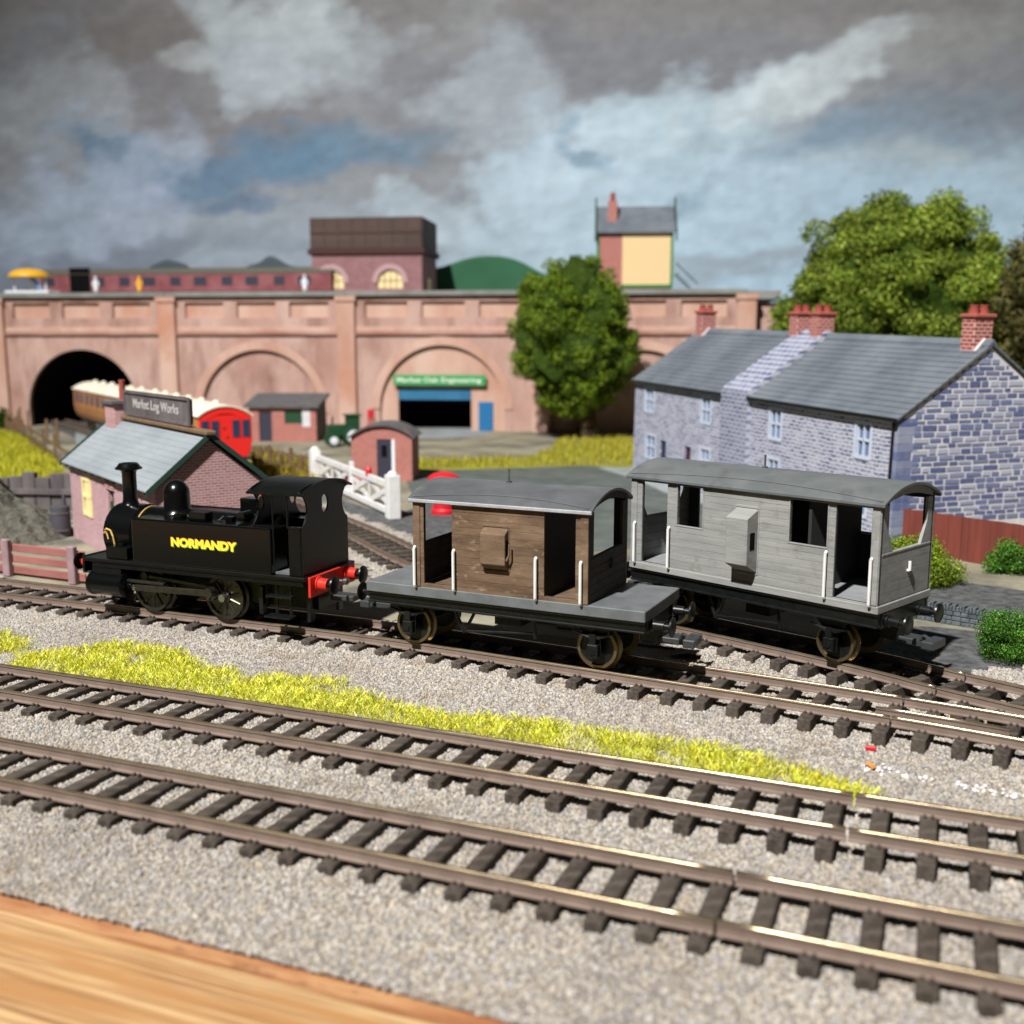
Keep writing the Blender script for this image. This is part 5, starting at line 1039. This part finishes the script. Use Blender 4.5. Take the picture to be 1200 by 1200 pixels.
def post_fence(name, label, a, b, n, h, mat, rails=2, sway=.06):
    a = Vector(a); b = Vector(b); d = b - a; L = d.length; o = empty(name, a, math.atan2(d.y, d.x), label, 'fence')
    for k in range(n):
        x = L*k/(n - 1); hh = h*random.uniform(.88, 1.1); p = box('post', mat, o, x - .16, x + .16, -.1, .1, 0, hh, .03); p.rotation_euler = (random.uniform(-sway, sway), random.uniform(-sway, sway), 0)
    for j in range(rails): z = h*(.35 + .42*j); box('rail', mat, o, -.1, L + .1, .1, .2, z, z + .22)
post_fence('post_fence', 'brown post fence in grass between the red carriage and the white gate', (-22.5, 86.5, -.5), (-14.6, 77, -.5), 9, 1.9, 'fence_wood')
post_fence('post_fence', 'brown post fence running along the bank towards the tunnel', (-63, 131, -.5), (-33.5, 80, -.5), 26, 2.0, 'fence_wood')
grass('grass', 'yellow tufts among the brown fence posts by the gate', [([(296, 530), (372, 548), (376, 572), (300, 556)], 1.)], 1500, .9, .09, ((186, 172, 60), (150, 130, 60), (206, 190, 80), (110, 96, 50)), z=-.48, seed=21)
def low_fence():
    a = gr(-75, 664); b = gr(98, 686); d = b - a; L = d.length; o = empty('low_fence', a, math.atan2(d.y, d.x), 'low pinkish plank fence with mauve posts at the trackside, before the coal heap', 'fence')
    for px in (-60, 14, 88):
        x = L*(px + 75)/173; box('post', 'post_mauve', o, x - .2, x + .2, -.16, .1, 0, 1.62, .04)
    for k in range(3): z = .12 + k*.48; box('plank', 'rail_pink', o, 0, L, .105, .2, z, z + .33, .02)
low_fence()
def timber_wall():
    a = Vector((-38, 64.2, -.5)); b = Vector((-25.4, 63.0, -.5)); d = b - a; L = d.length; o = empty('timber_wall', a, math.atan2(d.y, d.x), 'dark upright timber wall behind the coal heap', 'wall'); x = 0
    while x < L:
        w = random.uniform(.7, 1.1); box('plank', 'timber_dark', o, x, x + w - .04, random.uniform(-.05, .05), .4, 0, 1.9 + random.uniform(0, .45), .03); x += w
    box('waling', 'timber_dark', o, 0, L, -.22, -.06, .95, 1.3, .03)
timber_wall()
def heap():
    nx, ny = 60, 44; V = []; Fs = []
    for j in range(ny):
        for i in range(nx):
            u = i/(nx - 1)*2 - 1; v = j/(ny - 1)*2 - 1; x = u*5.6; y = v*4.3; r = math.sqrt(u*u + v*v)
            z = max(0, 1 - r**1.8)*3.0*(1 + .2*mnoise.noise(Vector((x*.5, y*.5, 0)))) + .28*mnoise.noise(Vector((x*1.6, y*1.6, 3))) + .2*mnoise.noise(Vector((x*4, y*4, 7))) - .12
            V.append((x, y, z))
    for j in range(ny - 1):
        for i in range(nx - 1): Fs.append((j*nx + i, j*nx + i + 1, (j + 1)*nx + i + 1, (j + 1)*nx + i))
    me = bpy.data.meshes.new('coal_heap'); me.from_pydata(V, [], Fs); o = link('coal_heap', me, 'coal'); o.location = (-28.4, 54.4, -.5); tag(o, 'dull grey coal heap between the low plank fence and the timber wall', 'coal heap')
    return o
heap()
bu = empty('water_butt', (-23.35, 54.4, -.5), 0, 'dark grey water butt at the corner of the brick shed', 'water butt')
MB().lathe((0, 0, 0), (0, 0, 1), [(.42, 0), (.5, .6), (.48, 1.6), (.44, 1.62)], 20).build('body', 'bin_dark', bu, 0, 40); MB().cyl((.2, .1, 1.6), (.2, .1, 2.2), .1, n=8).build('pipe', 'bin_dark', bu)
for z in (.3, 1.2): MB().lathe((0, 0, z), (0, 0, 1), [(.47, 0), (.51, .02), (.51, .1), (.47, .12)], 20).build('hoop', 'timber_dark', bu, 0, 40)
bd = empty('dark_shrub_stump', (-31.0, 62.4, -.5), 0, 'dark knotted stump at the end of the timber wall', 'stump')
b = MB()
for k in range(9): b.tube([(random.uniform(-.9, .9), random.uniform(-.4, .4), 0), (random.uniform(-1, 1), random.uniform(-.5, .5), random.uniform(1.0, 2.2))], .28, 7)
b.build('trunk', 'bark', bd, 0, 40)
def red_fence():
    a = gr(1056, 645); b = gr(1290, 686); d = b - a; L = d.length; o = empty('board_fence', a, math.atan2(d.y, d.x), 'tall rust red board fence in front of the cottage gable', 'fence'); x = 0
    h = 2.05
    while x < L:
        w = .34; box('board', 'fence_red', o, x, x + w - .012, random.uniform(-.012, .012), .1, 0, h + random.uniform(-.02, .02)); x += w
    for z in (.4, 1.6): box('rail', 'fence_red', o, 0, L, .1, .22, z, z + .18)
red_fence()
def stone_wall():
    a = gr(1052, 722); b = gr(1230, 752); d = b - a; L = d.length; o = empty('stone_wall', a, math.atan2(d.y, d.x), 'low dark rubble stone wall with upright coping stones beside the siding', 'wall'); rnd = random.Random(3)
    box('core', 'stone_wall', o, 0, L, .08, .3, 0, .5); proto = []
    for k in range(3):
        z = k*.17; x = -rnd.random()*.2
        while x < L:
            w = rnd.uniform(.18, .34); box('stone', 'stone_wall', o, x, x + w - .02, rnd.uniform(-.02, .03), .1, z, z + .155, .025); x += w
    x = 0
    while x < L: w = rnd.uniform(.09, .15); q = box('coping_stone', 'stone_wall', o, x, x + w - .02, 0, .36, .5, .5 + rnd.uniform(.16, .27), .02); x += w
stone_wall()

# ---------------------------------------------------------------- trees and bushes
def leaf_cols(V, pal, seed, jitter=.3):
    g = np.random.default_rng(seed); n = len(V)//4; c = np.array([srgb(*p) for p in pal])[g.integers(0, len(pal), n)]; return c*(1 - jitter/2 + jitter*g.random((n, 1)))*CLUMP[:, None]
def core_mesh(o, C, Rd, seed, pal):     # dense dark core added inside a crown to block light
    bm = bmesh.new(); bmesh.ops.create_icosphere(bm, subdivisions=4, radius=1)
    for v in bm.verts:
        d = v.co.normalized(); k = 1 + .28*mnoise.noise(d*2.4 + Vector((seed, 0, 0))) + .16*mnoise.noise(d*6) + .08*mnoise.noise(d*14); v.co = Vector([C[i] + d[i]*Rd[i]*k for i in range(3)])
    me = bpy.data.meshes.new('foliage_core'); bm.to_mesh(me); bm.free(); link('foliage_core', me, 'leaf_core', o)
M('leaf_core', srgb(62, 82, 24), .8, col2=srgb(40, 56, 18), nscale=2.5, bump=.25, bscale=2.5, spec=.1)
def tree(name, label, base, crown, rad, n, per, size, pal, seed, trunk_r=.7, cr=(.9, 1.8), core=0.):
    g = np.random.default_rng(seed); o = empty(name, base, 0, label, 'tree'); bx, by, bz = base; C = np.array(crown) - np.array(base); Rd = np.array(rad)
    cl = []
    for k in range(n):
        d = g.normal(size=3); d /= np.linalg.norm(d); rr = (.5 + .46*g.random()**.5); p = C + d*Rd*rr*(1 + .07*mnoise.noise(Vector(d*2.2) + Vector((seed, 0, 0)))*2)
        cl.append((p, g.uniform(*cr)))
    V = fan_leaves(cl, per, size, seed)
    quadmesh('crown', V, 'leaf_tint', o, leaf_cols(V, pal, seed))
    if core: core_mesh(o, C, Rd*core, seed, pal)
    t = MB(); top = C*np.array([1, 1, .9]); pts = [np.zeros(3), top*np.array([.2, .2, .35]), top*np.array([.7, .7, .7]), top]; rs = [trunk_r*1.3, trunk_r, trunk_r*.75, trunk_r*.4]
    for i in range(3): t.cyl(pts[i], pts[i + 1], rs[i], rs[i + 1], 10)
    t.build('trunk', 'bark', o, 0, 45); l = MB()
    for k in range(0, n, 5):
        p = cl[k][0]; s = pts[1] + (pts[3] - pts[1])*g.uniform(.0, .8); m = (s + p)/2 + np.array([0, 0, -.4]); l.cyl(s, m, trunk_r*.32, trunk_r*.22, 6); l.cyl(m, p, trunk_r*.22, trunk_r*.08, 6)
    l.build('limbs', 'bark', o, 0, 45)
GP = ((112, 138, 28), (94, 122, 24), (130, 154, 40), (80, 108, 22), (64, 92, 20), (142, 162, 50))
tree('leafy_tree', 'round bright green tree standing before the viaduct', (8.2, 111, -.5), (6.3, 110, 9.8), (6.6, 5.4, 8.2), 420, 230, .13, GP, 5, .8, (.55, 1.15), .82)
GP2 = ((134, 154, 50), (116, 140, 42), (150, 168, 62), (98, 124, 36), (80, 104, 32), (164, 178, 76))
tree('leafy_tree', 'broad bright green tree rising behind the cottages', (36, 101, -.5), (35.8, 100, 12.8), (10.4, 7, 9.6), 460, 170, .16, GP2, 9, 1.2, (1.0, 2.0), .78)
GP3 = ((108, 104, 56), (92, 94, 50), (122, 114, 64), (76, 78, 44))
tree('leafy_tree', 'dull olive tree at the right-hand end of the row behind the gable', (49, 95, -.5), (47.6, 92, 11.8), (5.4, 6, 9.6), 190, 140, .20, GP3, 13, 1.1, (1.2, 2.2))
tree('leafy_tree', 'smaller dark green tree filling the gap behind the cottage chimneys', (27, 104, -.5), (29, 103, 8.2), (5.4, 4, 6.4), 100, 130, .2, ((88, 112, 36), (70, 94, 34), (104, 126, 44)), 17, .7, (1.0, 2.0))
def bush(label, c, rad, n, per, size, pal, seed, cr):
    g = np.random.default_rng(seed); o = empty('bush', c, 0, label, 'bush', 'bushes by the cottages'); cl = []
    for k in range(n):
        d = g.normal(size=3); d /= np.linalg.norm(d); d[2] = abs(d[2]); cl.append((d*np.array(rad)*(.35 + .6*g.random()) + np.array([0, 0, rad[2]*.1]), g.uniform(*cr)))
    V = fan_leaves(cl, per, size, seed); quadmesh('foliage', V, 'leaf_tint', o, leaf_cols(V, pal, seed)); st = MB()
    for k in range(6): st.cyl((0, 0, 0), (g.uniform(-.5, .5)*rad[0], g.uniform(-.5, .5)*rad[1], rad[2]*.6), .05, .03, 6)
    st.build('stem', 'bark', o)
BY = ((136, 158, 36), (116, 142, 34), (156, 174, 54), (92, 120, 30)); BG = ((74, 128, 36), (60, 108, 30), (90, 146, 46), (48, 90, 28), (116, 160, 60))
bush('yellow green bush growing against the red fence, seen past the grey van', (16.6, 43.6, -.5), (2.3, 1.4, 1.75), 150, 900, .048, BY, 31, (.35, .62))
bush('dark green bush at the foot of the red fence', (21.9, 45.6, -.5), (1.2, .9, 1.4), 60, 900, .048, BG, 32, (.3, .5))
bush('fresh green bush in front of the low stone wall by the siding', (15.9, 32.9, -.5), (1.4, 1.0, 1.5), 100, 1500, .032, BG, 33, (.26, .42))
bush('low dark green bush by the bank fence at the viaduct foot', (-61, 124, -.5), (2.4, 2, 3.2), 24, 60, .25, ((60, 96, 30), (74, 112, 36)), 34, (.8, 1.3))

# ---------------------------------------------------------------- small things by the track
lf = MB(); 
o = empty('dead_leaf', gr(1021, 900, -.60), R(30), 'small curled rust brown scrap lying on the ballast', 'leaf'); MB().add([(-.1, -.12, .03), (.02, -.16, .10), (.1, -.02, .05), (.06, .14, .12), (-.06, .16, .04), (-.12, .02, .10), (0, 0, .02)], [(0, 1, 6), (1, 2, 6), (2, 3, 6), (3, 4, 6), (4, 5, 6), (5, 0, 6)]).build('blade', 'leaf_rust', o)
o = empty('point_motor_tag', T(-1.0, 26.95, -.62), TH, 'tiny red plastic tag beside the sleeper ends', 'tag'); box('body', 'tank_red', o, -.13, .13, -.05, .05, 0, .12, .02)
g = random.Random(2); cb = MB()
for k in range(70):
    X = g.uniform(-1.1, 3.2); Y = 25.55 + .12*X*-1 + g.gauss(0, .16); p = T(X, Y, -.60); s = g.uniform(.03, .07); cb.lathe(p, (g.random() - .5, g.random() - .5, 1), [(s*.5, -s*.5), (s, 0), (s*.45, s*.6)], 5)
tag(cb.build('spilled_stone', 'white_paint', None), 'scatter of white stone chips on the ballast', 'stone chips', kind='stuff')
